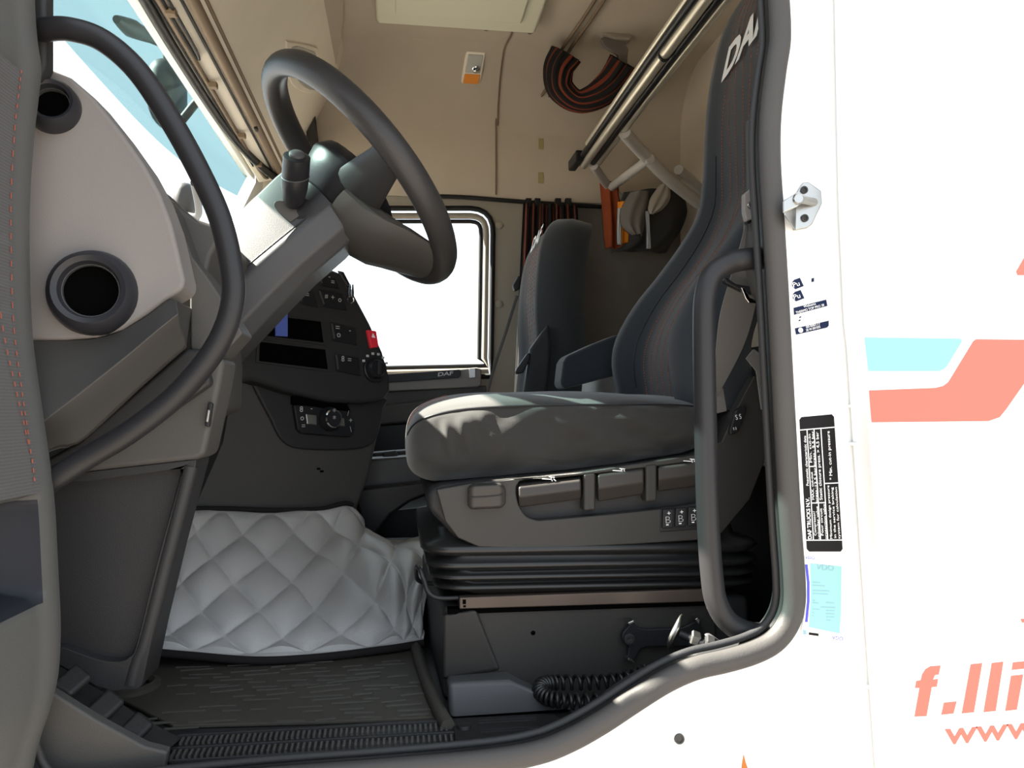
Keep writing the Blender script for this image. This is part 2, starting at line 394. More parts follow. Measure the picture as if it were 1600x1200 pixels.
solo(box('wall_rear', (WXR, 0.05, -0.06), (WXR + 0.03, WY + .03, CZ + 0.03), BEIGE, bevel=0), 'beige rear wall behind the bunk', 'wall', kind='structure')
# seam between two lining panels (wall, cove, ceiling)
seam = [at(775, v, WY - 0.016) for v in (304, 260, 215, 185)] + [V((at(776, 170, WY).x + 0.002, WY - 0.262 + 0.247 * math.cos(a), 1.6 + 0.247 * math.sin(a))) for a in (0.1, 0.4, 0.8, 1.2, 1.5)]
seam += [V((seam[-1].x + 0.012, 1.75, CZ - 0.003)), V((seam[-1].x + 0.018, 1.45, CZ - 0.003))]
tube('panel_seam', seam, 0.0035, BROWN, wr, 6, 4)
for uu, vv in ((780, 352), (780, 475)):
    p = at(uu, vv, WY - 0.003); lathe('trim_button', [(0.0, 0.004), (0.012, 0.004), (0.016, 0.001), (0.017, 0)], p, (0, -1, 0), PILLAR, wr, 16)
for uu, vv in ((760, 45), (828, 50)):
    p = atz(uu, vv, CZ); lathe('trim_screw', [(0.0, 0.006), (0.008, 0.005), (0.010, 0)], p, (0, 0, -1), BROWN, wr, 12)
for i, vv in enumerate((172, 225, 278)):
    box('hook_patch', tuple(at(841, vv + 8, WY - .014)), tuple(at(849, vv - 8, WY - .008)), mat('olive patch %d' % i, (0.34, 0.29, 0.14), 0.95), wr, 0.001)

# --- passenger window
w1 = thing('window_1', 'bright passenger side window with rounded black frame', 'window', tuple(at(600, 588, WY)), kind='structure')
wn = inset_c = None
cwin = sum(win, V((0, 0, 0))) / len(win)
def shrink(loop, d, c):
    out = []
    for i in range(len(loop)):
        t = (loop[(i + 1) % len(loop)] - loop[i - 1]).normalized(); nn = V((t.z, 0, -t.x))
        if nn.dot(c - loop[i]) < 0: nn = -nn
        out.append(loop[i] + nn * d)
    return out
vs, fs = tube_data([p + V((0, -0.004, 0)) for p in win], 0.011, 8, True, ref=(0, 1, 0)); mk('rubber_frame', vs, fs, RUB_BLK, w1, ang=60)
vs, fs = tube_data([p + V((0, 0.022, 0)) for p in shrink(win, 0.024, cwin)], 0.013, 8, True, ref=(0, 1, 0)); mk('inner_frame', vs, fs, PILLAR, w1, ang=60)
vs, fs = tube_data([p + V((0, 0.03, 0)) for p in shrink(win, 0.045, cwin)], 0.009, 8, True, ref=(0, 1, 0)); mk('window_channel', vs, fs, RUB_BLK, w1, ang=60)
g = [p + V((0, 0.034, 0)) for p in shrink(win, 0.03, cwin)]
vs, fs = prism(g, (0, 0.004, 0)); mk('pane', vs, fs, GLASS, w1)
# --- passenger door lower trim
d2 = thing('door_2', 'passenger door trim with black badge strip below the window', 'door', tuple(at(650, 700, WY - .05)), kind='structure')
slab('sill_ledge', [(380, 598), (600, 588), (745, 574), (752, 576), (752, 602), (745, 605), (600, 612), (380, 625)], WY - 0.05, 0.05, P_LIGHT, d2, 0.006)
slab('badge_strip', [(560, 588), (718, 577), (720, 580), (720, 587), (716, 590), (560, 601)], WY - 0.057, 0.01, P_BLACK, d2, 0.002)
ptext('badge_lettering', 'DAF', (684, 588), (709, 585.5), 6, WY - 0.0585, PRINT_G, d2, bold=0.03, shear=0.15)
slab('lock_slot', [(733, 576), (743, 575), (743, 590), (733, 591)], WY - 0.055, 0.01, METAL, d2, 0.002)
slab('lower_trim', [(380, 625), (600, 612), (760, 602), (765, 760), (380, 800)], WY - 0.035, 0.04, P_MID, d2, 0.006)
slab('arm_ledge', [(560, 640), (610, 632), (720, 618), (760, 618), (760, 650), (560, 668)], WY - 0.075, 0.05, P_MID, d2, 0.012)
slab('door_pocket', [(540, 668), (700, 655), (700, 730), (540, 730)], WY - 0.06, 0.03, P_BLACK, d2, 0.01)

# --- windshield, front wall, header
ws = thing('window_2', 'wide windshield seen beside the steering wheel', 'windshield', (-0.8, 1.0, 0.72), kind='structure')
def wsf(s, t):
    Y = 0.03 + 2.10 * s; k = abs(2 * s - 1) ** 3
    return V((-0.86 + 0.30 * t + 0.10 * k, Y, 0.70 + 0.66 * t))
grid('pane', wsf, 24, 6, GLASS, ws, thick=(-0.004, 0, 0))
tube('upper_frame', [wsf(s, 1.0) + V((0.012, 0, -0.006)) for s in [i / 12 for i in range(13)]], 0.014, RUB_BLK, ws, 8, 2)
solo(box('wall_front', (-0.90, 0.02, -0.06), (-0.86, WY, 0.72), P_DARK, bevel=0), 'charcoal front bulkhead below the windshield', 'wall', kind='structure')
solo(box('wall_front.001', (-0.60, 0.0, 1.372), (-0.565, 2.17, 1.97), WHITE, bevel=0.01), 'white cab front panel above the windshield', 'cab wall', kind='structure')
# A pillars
ap = thing('trim_2', 'dark windshield pillar beside the open door hinge', 'pillar', (-0.5, 0.03, 0.9), kind='structure')
slab('pillar_trim', [(20, -160), (66, -160), (72, -20), (72, 100), (60, 125), (20, 125)], 0.03, 0.03, P_DARK, ap, 0.008)
vs, fs = prism([V((-0.80, 0, -0.06)), V((-0.50, 0, -0.06)), V((-0.50, 0, 0.9)), V((-0.50, 0, 1.98)), V((-0.56, 0, 1.98)), V((-0.56, 0, 1.36)), V((-0.86, 0, 0.70))], (0, 0.03, 0))
solo(mk('trim_3', vs, fs, WHITE), 'white cab corner panel in front of the driver doorway', 'cab panel', kind='structure')
vs, fs = prism([V((-0.80, WY + .005, -0.06)), V((-0.30, WY + .005, -0.06)), V((-0.30, WY + .005, 1.98)), V((-0.56, WY + .005, 1.98)), V((-0.56, WY + .005, 1.36)), V((-0.86, WY + .005, 0.70))], (0, 0.03, 0))
solo(mk('trim_4', vs, fs, PILLAR), 'taupe far windshield pillar panel', 'pillar', kind='structure')

# ================================================================== OVERHEAD CONSOLE
oc = thing('overhead_console', 'cream overhead storage console above the windshield', 'console', (-0.4, 1.1, 1.35))
prof = [(-0.545, 1.352), (-0.50, 1.362), (-0.455, 1.375), (-0.435, 1.385), (-0.43, 1.40), (-0.245, 1.775), (-0.215, 1.83), (-0.215, 1.85), (-0.56, 1.85)]
def ocx(s, x): return x
vs, fs = prism([V((x, 0.06, z)) for x, z in prof], (0, WY - 0.08, 0))
mk('body', vs, fs, BEIGE2, oc, 0.008)
E0, E1 = V((-0.43, 0, 1.40)), V((-0.245, 0, 1.775))
ocn = V((E1 - E0).cross(V((0, 1, 0)))).normalized()
if ocn.x < 0: ocn = -ocn
def oy(x, z, y0=0.1, y1=WY - .05): return [V((x, y0, z)), V((x, (y0 + y1) / 2, z)), V((x, y1, z))]
tube('brown_band', oy(-0.452, 1.372), 0.014, BROWN, oc, 8, 2)
tube('edge_piping', oy(-0.432, 1.391), 0.005, BROWN, oc, 8, 2)
tube('edge_piping', oy(-0.474, 1.366), 0.004, RUB_BLK, oc, 8, 2)
tube('blind_track', oy(-0.515, 1.355, 0.1, 1.95) + [V((-0.50, 2.06, 1.358))], 0.006, BROWN, oc, 8, 3)
tube('blind_wire', oy(-0.527, 1.352, 0.1, 1.9), 0.003, RUB_BLK, oc, 6, 2)
tube('blind_rod', [V((-0.495, 0.6, 1.352)), V((-0.495, 0.95, 1.35)), V((-0.505, 1.0, 1.352)), V((-0.508, 0.9, 1.352)), V((-0.508, 0.7, 1.352))], 0.004, RUB_BLK, oc, 6, 4)
for yy in (0.75, 1.15, 1.55, 1.85):
    box('blind_clip', (-0.512, yy, 1.340), (-0.490, yy + 0.02, 1.356), BROWN, oc, 0.002)
box('coat_hook', (-0.455, 1.50, 1.352), (-0.445, 1.53, 1.372), RUB_BLK, oc, 0.002)
pslab('reading_lamp_bezel', [(446, 68), (452, 65), (488, 72), (496, 80), (501, 120), (500, 142), (470, 142), (450, 120)], E0, ocn, 0.01, BEIGE2, oc, 0.003, off=0.006, rnd=3)
pslab('reading_lamp_lens', [(453, 72), (482, 77), (491, 86), (495, 135), (474, 135), (456, 112)], E0, ocn, 0.006, LENS, oc, 0.002, off=0.009, rnd=3)
#pslab('locker_recess', [(460, 186), (497, 176), (497, 232), (478, 240), (466, 215)], E0, ocn, 0.004, BEIGE, oc, 0.002, off=0.003)
gh = thing('grab_handle', 'short dark grab handle on the far windshield pillar', 'grab handle', tuple(at(486, 236, WY - .05)))
slab('handle_bar', [(474, 180), (492, 177), (498, 228), (485, 238)], WY - 0.075, 0.03, P_MID, gh, 0.008, 3)
slab('handle_back', [(458, 188), (475, 181), (486, 238), (474, 226)], WY - 0.05, 0.03, PILLAR, gh, 0.004)
# side lip at the console's passenger end, running into the roof
lip = [V((-0.245, 0.9, 1.775)), V((-0.245, 2.0, 1.775)), V((-0.20, 1.75, 1.835)), V((-0.135, 0.9, 1.848))]
vs, fs = prism(lip, (0, 0, 0.012)); mk('end_lip', vs, fs, BEIGE, oc, 0.003)
box('lip_catch', (-0.222, 1.40, 1.792), (-0.206, 1.48, 1.81), RUB_BLK, oc, 0.004)

# ================================================================== EXTERIOR: sun visor, mirrors
sv = thing('sun_visor', 'translucent teal exterior sun visor above the windshield', 'sun visor', (-0.7, 1.0, 1.3))
def svf(s, t):
    Y = 0.05 + 2.05 * s; k = abs(2 * s - 1) ** 3
    return V((-0.74 + 0.12 * k + 0.13 * t, Y, 1.295 + 0.19 * t + 0.03 * math.sin(t * 3.1)))
grid('visor_panel', svf, 30, 8, VISORG, sv, thick=(-0.004, 0, 0.001))
for s in (0.30, 0.72):
    q = [svf(s, 0.25) + V((0.012, 0, 0)), svf(s, 0.9) + V((0.02, 0, 0)), svf(s, 0.9) + V((0.10, 0, -0.02))]
    tube('visor_bracket', q, 0.014, P_DARK, sv, 8, 4)
def mirror(name, label, c, rx, ry, rz, arm):
    t = thing(name, label, 'mirror', tuple(c - V((0, 0, rz))))
    rings = []
    for i in range(9):
        a = -math.pi / 2 + math.pi * i / 8; k = max(math.cos(a), 0.02) ** 0.45
        rings.append([c + V((rx * math.sin(a), ry * k * (abs(math.cos(b)) ** 0.6) * math.copysign(1, math.cos(b)), rz * k * (abs(math.sin(b)) ** 0.6) * math.copysign(1, math.sin(b)))) for b in [2 * math.pi * j / 20 for j in range(20)]])
    loft('housing', rings, P_DARK, t)
    tube('arm', arm, 0.014, P_DARK, t, 8, 5)
    return t
mc = atx(262, 150, -0.92)
mirror('front_mirror', 'dark front mirror hanging outside the windshield', mc, 0.06, 0.12, 0.13, [mc + V((0, -.03, .1)), mc + V((0.05, -0.1, 0.25)), mc + V((0.2, -0.12, 0.33)), mc + V((0.34, -0.1, 0.28))])
fmr = [o for o in bpy.data.objects if o.name == 'front_mirror'][0]
tube('bracket', [atx(182, 30, -0.86), atx(205, 44, -0.86), atx(235, 58, -0.86), atx(262, 66, -0.86), atx(288, 80, -0.80)], [.012, .03, .02, .03, .018], P_DARK, fmr, 10, 5)
mc = atx(293, 318, -0.95)
mirror('side_mirror', 'small grey passenger side mirror seen low in the windshield', mc, 0.05, 0.10, 0.085, [mc + V((0, -0.05, -0.06)), mc + V((0.12, -0.3, -0.12)), mc + V((0.25, -0.9, -0.15))])

# ================================================================== DASHBOARD
da = thing('dashboard', 'grey plastic dashboard end with round air vents', 'dashboard', tuple(at(180, 700, 0.1)))
prof = [(258, 298), (280, 322), (308, 342), (336, 351), (345, 372), (330, 400), (312, 470), (320, 560), (318, 640), (180, 700), (80, 640), (60, 350), (120, 300)]
dl = [at(u, v, 0.20) for u, v in prof]
vs, fs = prism(dl, (0, 0.30, 0)); mk('cowl', vs, fs, P_MID, da, 0.008)
prof = [V((-0.84, 0, 0.70)), V((-0.50, 0, 0.80)), V((-0.40, 0, 0.80)), V((-0.36, 0, 0.74)), V((-0.40, 0, 0.40)), V((-0.50, 0, 0.10)), V((-0.84, 0, 0.0))]
vs, fs = prism([p + V((0, 0.26, 0)) for p in prof], (0, WY - 0.31, 0)); mk('body', vs, fs, P_DARK, da, 0.02)
ep = [(30, 98), (72, 104), (110, 120), (146, 151), (186, 201), (225, 256), (250, 302), (268, 350), (280, 400), (289, 440), (284, 453), (262, 466), (230, 490), (190, 515), (150, 527), (100, 531), (30, 531)]
slab('end_panel', ep, 0.07, 0.07, P_LIGHT, da, 0.012, 4)
def vent(px, r, Y, tilt):
    c = at(*px, Y); ax = V(tilt).normalized()
    ring = lathe('air_vent', [(r * 0.60, 0.006), (r * 0.61, 0.018), (r * 0.66, 0.028), (r * 0.78, 0.031), (r * 0.90, 0.024), (r * 0.98, 0.008), (r, -0.004), (r, -0.02)], c, ax, P_VENT, da, 40, cap=False)
    lathe('vent_ring', [(r * 0.62, 0.018), (r * 0.59, 0.018), (r * 0.585, 0.012), (r * 0.60, 0.009)], c, ax, P_COL, ring, 40, cap=False)
    lathe('vent_hole_shade', [(0.0, 0.0085), (r * 0.70, 0.0085), (r * 0.70, -0.01)], c, ax, P_PIT, ring, 40, cap=False)  # flat black disc above the panel, painting the shade inside the vent
vent((147, 458), 0.0575, 0.072, (0.12, -1, 0.05))
vent((86, 171), 0.0345, 0.072, (0.18, -1, 0.10))
# angled ledge below the end panel: three rows of points
ra = [(30, 531, .075), (100, 531, .075), (150, 528, .075), (190, 516, .075), (232, 491, .075), (262, 468, .075), (275, 470, .07)]
rb = [(30, 690, .025), (75, 653, .025), (120, 618, .025), (160, 586, .025), (205, 550, .025), (245, 516, .025), (279, 489, .025)]
rc = [(30, 740, .075), (80, 700, .075), (122, 690, .075), (170, 648, .075), (215, 606, .075), (255, 570, .075), (290, 540, .075)]
rd = [(30, 745, .16), (80, 705, .16), (122, 695, .16), (170, 655, .16), (215, 613, .16), (255, 577, .16), (292, 545, .16)]
rows = [spline([at(*p) for p in r_], 3) for r_ in (ra, rb, rc, rd)]
nv = len(rows[0]); top = [p + V((0, 0.09, 0)) for p in rows[0]]
allr = rows + [top]; vs = [p for r_ in allr for p in r_]; fs = []
for j in range(5):
    for i in range(nv - 1):
        a = j * nv + i; b = ((j + 1) % 5) * nv + i; fs.append((a, a + 1, b + 1, b))
fs += [tuple(j * nv for j in range(5)), tuple(j * nv + nv - 1 for j in range(4, -1, -1))]
mk('angled_ledge', vs, fs, P_MID, da, 0.006, 3)
slab('ledge_gap', [(30, 740), (122, 690), (290, 545), (315, 545), (330, 600), (150, 725), (30, 790)], 0.13, 0.08, P_DARK, da, 0.006)
slab('side_filler', [(255, 300), (285, 395), (296, 440), (296, 545), (330, 575), (380, 520), (330, 440), (300, 400), (275, 330)], 0.15, 0.08, P_MID, da, 0.006)
# column lower panel and kick panel
slab('column_panel', [(150, 660), (250, 595), (330, 555), (352, 560), (345, 600), (320, 712), (306, 718), (140, 737), (90, 745), (60, 750)], 0.15, 0.09, P_MID, da, 0.012, 3)
pe = [(326, 622), (331, 624), (325, 655), (320, 652)]
slab('power_socket', [(325, 628), (332, 630), (326, 668), (319, 665)], 0.142, 0.02, P_BLACK, da, 0.002)
slab('socket_pin', [(324, 640), (328, 641), (325, 660), (321, 659)], 0.139, 0.01, METAL, da, 0.001)
kp = thing('kick_panel', 'charcoal footwell side panel below the dashboard', 'panel', tuple(at(170, 1080, 0.16)))
outer = [at(u, v, 0.155) for u, v in [(60, 752), (140, 737), (306, 718), (306, 725), (270, 860), (240, 985), (222, 1070), (215, 1077), (175, 1080), (150, 1072), (60, 1020)]]
inner = [at(u, v, 0.155) for u, v in spl2([(70, 765), (140, 752), (280, 734), (282, 745), (245, 880), (214, 1005), (203, 1026), (185, 1034), (150, 1030), (100, 1012), (70, 1000), (68, 880)], 3)]
ring_plate('panel_rim', outer, inner, (0, 0.08, 0), P_DARK, kp, 0.004)
slab('panel_face', [(60, 752), (300, 725), (220, 1060), (60, 1010)], 0.175, 0.05, P_DARK, kp, 0.004)
tube('rim_edge', [at(u, v, 0.163) for u, v in [(298, 728), (262, 868), (228, 1000), (216, 1030), (205, 1068)]], 0.011, P_DARK, kp, 10, 6)

# ================================================================== CENTRE CONSOLE
cc = thing('center_console', 'dark center console with switches, radio slots and red hazard button', 'console', tuple(at(500, 800, 1.0)))
A = at(395, 560, 0.86); B = at(612, 560, 1.10)
cdir = (B - A); cdir.z = 0; cdir.normalize(); CN = V((-cdir.y, cdir.x, 0))
if CN.dot(CAM - A) < 0: CN = -CN
CN = (CN + V((0, 0, 0.10))).normalized(); CP = A
pslab('fascia', [(370, 600), (372, 480), (430, 440), (480, 424), (522, 421), (544, 430), (556, 460), (580, 505), (600, 550), (611, 590), (612, 612), (600, 626), (575, 630), (520, 628), (450, 612), (395, 594)], CP, CN, 0.22, P_DARK, cc, 0.014, 4)
def slot(name, x0, y0, x1, y1, sl=0.13):
    q = lambda x, y: (x, y + (x - x0) * sl)
    pslab('slot_rim', [q(x0, y0), q(x1, y0), q(x1 + 6, y1), q(x0 - 2, y1)], CP, CN, 0.008, P_DARK, cc, 0.002, off=0.003)
    return pslab(name, [q(x0 + 4, y0 + 4), q(x1 - 5, y0 + 3), q(x1 - 1, y1 - 4), q(x0 + 3, y1 - 3)], CP, CN, 0.006, P_PIT, cc, 0.001, off=0.0045)
slot('radio_slot', 408, 488, 505, 527); slot('storage_slot', 401, 530, 512, 567)
def swp(px, icons, name='switch_panel'):
    o = pslab(name, px, CP, CN, 0.006, P_BLACK, cc, 0.002, off=0.004)
    (x0, y0), (x1, y1) = px[0], px[1]
    for (a, b, ch, s) in icons:
        p = atp(a, b, CP, CN) + CN * 0.0045
        text('icon', ch, p, cdir, V((0, 0, 1)), PRINT_G, o, size=s)
    pslab('panel_rib', [(px[0][0] + 1, px[0][1] + 3), (px[0][0] + 3, px[0][1] + 3), (px[3][0] + 3, px[3][1] - 3), (px[3][0] + 1, px[3][1] - 3)], CP, CN, 0.006, P_COL, o, 0.0005, off=0.006)
    return o
swp([(527, 423), (536, 425), (549, 450), (540, 450)], [])
swp([(496, 430), (522, 434), (530, 452), (500, 446)], [(512, 436, '-', .02), (516, 445, '=', .02)])
swp([(496, 452), (534, 459), (542, 486), (503, 479)], [(506, 466, '#', .016), (516, 469, '+', .02), (527, 472, 'o', .02)])
swp([(464, 455), (490, 455), (497, 481), (468, 474)], [(476, 465, '=', .02)])
swp([(515, 503), (554, 512), (557, 540), (519, 532)], [(523, 517, '=', .024), (525, 527, 'o', .022), (544, 520, '-', .02)])
swp([(522, 552), (560, 560), (563, 588), (525, 580)], [(532, 565, '8', .02), (542, 567, '=', .022)])
o = pslab('hazard_button', [(571, 516), (585, 518), (589, 543), (577, 545)], CP, CN, 0.012, RED, cc, 0.003, off=0.010)
q = [atp(577, 528, CP, CN) + CN * .0105, atp(583, 529, CP, CN) + CN * .0105, atp(579, 521, CP, CN) + CN * .0105]
mk('warning_triangle', q, [(0, 1, 2)], PRINT_W, o)
c0 = atp(585, 577, CP, CN)
k = lathe('light_switch', [(0.036, -0.002), (0.036, 0.006), (0.033, 0.008), (0.026, 0.006), (0.024, 0.014), (0.021, 0.018), (0.0, 0.018)], c0, CN, P_BLACK, cc, 28)
box_ = c0 + CN * 0.019
vs, fs = prism([box_ - cdir * 0.005 + V((0, 0, -.018)), box_ + cdir * 0.005 + V((0, 0, -.018)), box_ + cdir * 0.005 + V((0, 0, .018)), box_ - cdir * 0.005 + V((0, 0, .018))], CN * 0.006); mk('switch_grip', vs, fs, P_DARK, k, 0.002)
for i, a in enumerate((150, 125, 100, 75, 50, 25)):
    p = c0 + cdir * (math.cos(R(a)) * .041) + V((0, 0, math.sin(R(a)) * .041)) + CN * .002
    vs, fs = prism([p + cdir * dx + V((0, 0, dz)) for dx, dz in ((-.004, -.003), (.004, -.003), (.004, .003), (-.004, .003))], CN * 0.001); mk('dial_mark', vs, fs, PRINT_G, k)
#lathe('end_knob', [(0.0, 0.016), (0.012, 0.014), (0.014, 0)], at(606, 538, 1.14), (1, 0.2, 0.1), P_BLACK, cc, 16)
# lower panel, bowl and climate controls
LP = CP - CN * 0.05
pslab('lower_panel', [(330, 590), (400, 588), (600, 620), (603, 640), (592, 690), (580, 745), (560, 800), (540, 812), (420, 815), (270, 815), (300, 720)], LP, CN, 0.14, P_MID, cc, 0.02, 4)
pslab('bowl_surround', [(390, 586), (455, 600), (592, 618), (596, 640), (588, 680), (574, 697), (540, 703), (470, 702), (440, 690), (420, 655)], LP, CN, 0.012, P_DARK, cc, 0.006, 3, off=0.010, rnd=3)
cp = pslab('climate_panel', [(452, 634), (470, 634), (535, 642), (547, 660), (546, 680), (540, 684), (465, 678), (458, 672)], LP, CN, 0.014, P_BLACK, cc, 0.003, off=0.022)
pslab('climate_visor', [(450, 620), (532, 627), (541, 645), (450, 633)], LP, CN, 0.014, P_PIT, cc, 0.003, off=0.024)
c0 = atp(507, 656, LP, CN) + CN * 0.022
lathe('climate_knob', [(0.031, 0), (0.030, 0.010), (0.026, 0.014), (0.024, 0.022), (0.0, 0.022)], c0, CN, P_BLACK, cp, 32)
lathe('knob_ring', [(0.0245, 0.0225), (0.022, 0.0255), (0.0205, 0.0225)], c0, CN, CHROME, cp, 32, cap=False)
for dz in (0.009, -0.009):
    text('knob_icon', '*', c0 + CN * .023 + V((0, 0, dz)) - cdir * .004, cdir, V((0, 0, 1)), PRINT_G, cp, size=0.022)
pslab('temp_button', [(470, 648), (487, 650), (487, 666), (472, 664)], LP, CN, 0.004, METAL, cp, 0.002, off=0.025)
pslab('temp_button', [(521, 653), (530, 655), (531, 668), (521, 667)], LP, CN, 0.004, METAL, cp, 0.002, off=0.025)
for a, b, ch in ((461, 645, '8'), (462, 658, 'o'), (464, 671, '='), (478, 643, '-'), (518, 647, '-'), (535, 651, '/'), (538, 662, '+'), (539, 676, '\\')):
    text('climate_icon', ch, atp(a, b, LP, CN) + CN * .0225, cdir, V((0, 0, 1)), PRINT_G, cp, size=0.02)
for a, b in ((495, 731), (500, 735)):
    pslab('panel_screw', [(a, b), (a + 5, b), (a + 5, b + 3), (a, b + 3)], LP, CN, 0.003, P_PIT, cc, 0, off=0.002)
o = pslab('id_card', [(427, 490), (446, 492), (446, 527), (427, 526)], CP, CN, 0.003, BLUE, None, 0.0005, off=0.011)
solo(o, 'blue card standing in the radio slot of the dark console', 'card')
ky = thing('keys', 'bunch of silver keys hanging from the console', 'keys', tuple(at(544, 476, 1.0)))
kc = atp(544, 470, CP, CN) + CN * 0.012
tube('key_ring', [kc + cdir * (.009 * math.cos(a)) + V((0, 0, .009 * math.sin(a))) for a in [2 * math.pi * i / 10 for i in range(10)]], 0.0015, CHROME, ky, 6, 2, True)
for i, dx in enumerate((-.003, .004)):
    vs, fs = prism([kc + cdir * (dx + a) + V((0, 0, b)) + CN * (.002 * i) for a, b in ((-.003, .008), (.003, .008), (.004, .018), (.002, .04), (-.002, .04), (-.004, .018))], CN * 0.0015); mk('key', vs, fs, CHROME, ky, 0.0004)

# ================================================================== TUNNEL / between the seats
tn = thing('engine_tunnel', 'black engine tunnel with storage tray between the seats', 'tunnel', (0.2, 1.1, 0))
box('tunnel_body', (-0.34, 0.86, 0.0), (0.60, 1.34, 0.10), P_DARK, tn, 0.02)
slab('storage_box', [(555, 718), (655, 712), (670, 712), (675, 768), (545, 768)], 1.30, 0.10, P_COL, tn, 0.012, 3)
tray = slab('tray', [(575, 708), (640, 703), (670, 702), (670, 716), (575, 720)], 1.41, 0.08, P_DARK, tn, 0.006)
slab('tray_cup', [(600, 706), (618, 704), (624, 716), (596, 718)], 1.36, 0.06, P_DARK, tn, 0.004)
vs, fs = prism([at(u, v, 1.24) for u, v in [(545, 765), (672, 752), (672, 772), (640, 785), (610, 806), (592, 830), (585, 842), (565, 842), (560, 800)]], (0, 0.12, 0)); mk('arch_panel', vs, fs, P_BLACK, tn, 0.010, 3)
slab('far_floor_box', [(590, 800), (670, 792), (670, 840), (580, 842)], 1.42, 0.3, P_BLACK, tn, 0.004)

# ================================================================== QUILTED COVER
G = [[(290, 797, .74), (276, 850, .68), (258, 905, .61), (243, 960, .54), (232, 1003, .49), (229, 1017, .475)],
     [(352, 797, .82), (342, 850, .72), (328, 905, .63), (318, 965, .55), (308, 1010, .495), (306, 1024, .475)],
     [(432, 799, .89), (430, 850, .79), (425, 905, .67), (415, 965, .56), (405, 1017, .495), (403, 1031, .47)],
     [(500, 797, .95), (506, 845, .89), (512, 892, .75), (508, 960, .58), (500, 1012, .505), (500, 1026, .48)],
     [(552, 791, 1.0), (564, 838, .96), (592, 874, .84), (605, 950, .60), (600, 1001, .53), (600, 1014, .505)],
     [(575, 846, 1.16), (622, 852, 1.05), (655, 872, .88), (641, 947, .61), (640, 996, .545), (640, 1008, .525)],
     [(690, 836, 1.24), (720, 848, 1.10), (690, 872, .90), (663, 945, .625), (662, 992, .555), (661, 1004, .535)]]
GC = [[at(*p) for p in col] for col in G]
def gpt(s, t):
    def row(col, t):
        x = t * 5; i = min(int(x), 4); f = x - i
        return cr(col[max(i - 1, 0)], col[i], col[i + 1], col[min(i + 2, 5)], f)
    x = s * 6; i = min(int(x), 5); f = x - i
    q = [row(GC[max(min(k, 6), 0)], t) for k in (i - 1, i, i + 1, i + 2)]
    return cr(*q, f)
def qpt(s, t):
    p = gpt(s, t); e = 0.01
    du = gpt(min(s + e, 1), t) - gpt(max(s - e, 0), t); dv = gpt(s, min(t + e, 1)) - gpt(s, max(t - e, 0))
    nn = du.cross(dv)
    if nn.length < 1e-9: return p
    nn.normalize()
    if nn.dot(CAM - p) < 0: nn = -nn
    a = s * 6.4 + t * 3.5; b = s * 6.4 - t * 3.5
    if t > 0.86: h = 0.004
    else: h = 0.016 * (abs(math.sin(math.pi * a) * math.sin(math.pi * b)) ** 0.5) * min(1, t / .08)
    wob = 0.004 * math.sin(s * 17 + t * 5) * math.sin(t * 11 + s * 3)
    return p + nn * (h + wob)
qc = thing('quilted_cover', 'silver quilted vinyl cover draped over the engine tunnel', 'floor cover', (0, 0.7, 0))
grid('quilted_sheet', qpt, 210, 130, QUILT, qc, ang=180)
tube('edge_binding', [gpt(i / 30, 1.0) + V((0, -0.004, 0)) for i in range(31)], 0.0075, BIND, qc, 8, 2)
tube('edge_binding', [gpt(i / 20 * 0.66, 0.0) + V((0, -0.002, 0.003)) for i in range(21)], 0.006, BIND, qc, 8, 2)

# ================================================================== FLOOR MAT
fm = thing('floor_mat', 'dark ridged rubber mat in the driver footwell', 'floor mat', (-0.1, 0.3, 0))
mp = [atz(u, v, 0.004) for u, v in [(150, 1075), (230, 1025), (420, 1022), (660, 1005), (668, 1040), (688, 1095), (700, 1122), (500, 1130), (270, 1136)]]
vs, fs = prism([p - V((0, 0, 0.003)) for p in mp], (0, 0, 0.006)); mk('mat_base', vs, fs, MATR, fm, 0.002)
parts = []
for row in range(15):
    y = 0.190 + row * 0.0205; x = -0.40 + random.uniform(0, .05) + max(0, 0.02 * (7 - row)) * 0
    while x < 0.045:
        L = random.uniform(0.025, 0.07); yy = y + random.uniform(-.004, .004); sl = random.uniform(-.10, .16); wd = random.uniform(.0016, .0028)
        if random.random() < 0.8 and x + L < 0.05 + (0.33 - y) * 0.1:
            parts.append(prism([V((x, yy - wd, .0065)), V((x + L, yy - wd * .6 + sl * L, .0065)), V((x + L, yy + wd * .6 + sl * L, .0065)), V((x, yy + wd, .0065))], (0, 0, 0.0022)))
        x += L + random.uniform(0.012, 0.035)
joined('mat_ridges', parts, RIDGE, fm, 'stuff', smooth=False)
tube('mat_lip', [atz(u, v, 0.012) for u, v in [(650, 1012), (658, 1040), (675, 1085), (690, 1118), (700, 1135)]], 0.011, MATR, fm, 8, 5)
lathe('mat_collar', [(0.055, 0.0), (0.055, 0.008), (0.045, 0.012), (0.036, 0.006)], atz(196, 1076, 0.006), (0, 0, 1), MATR, fm, 24, cap=False)

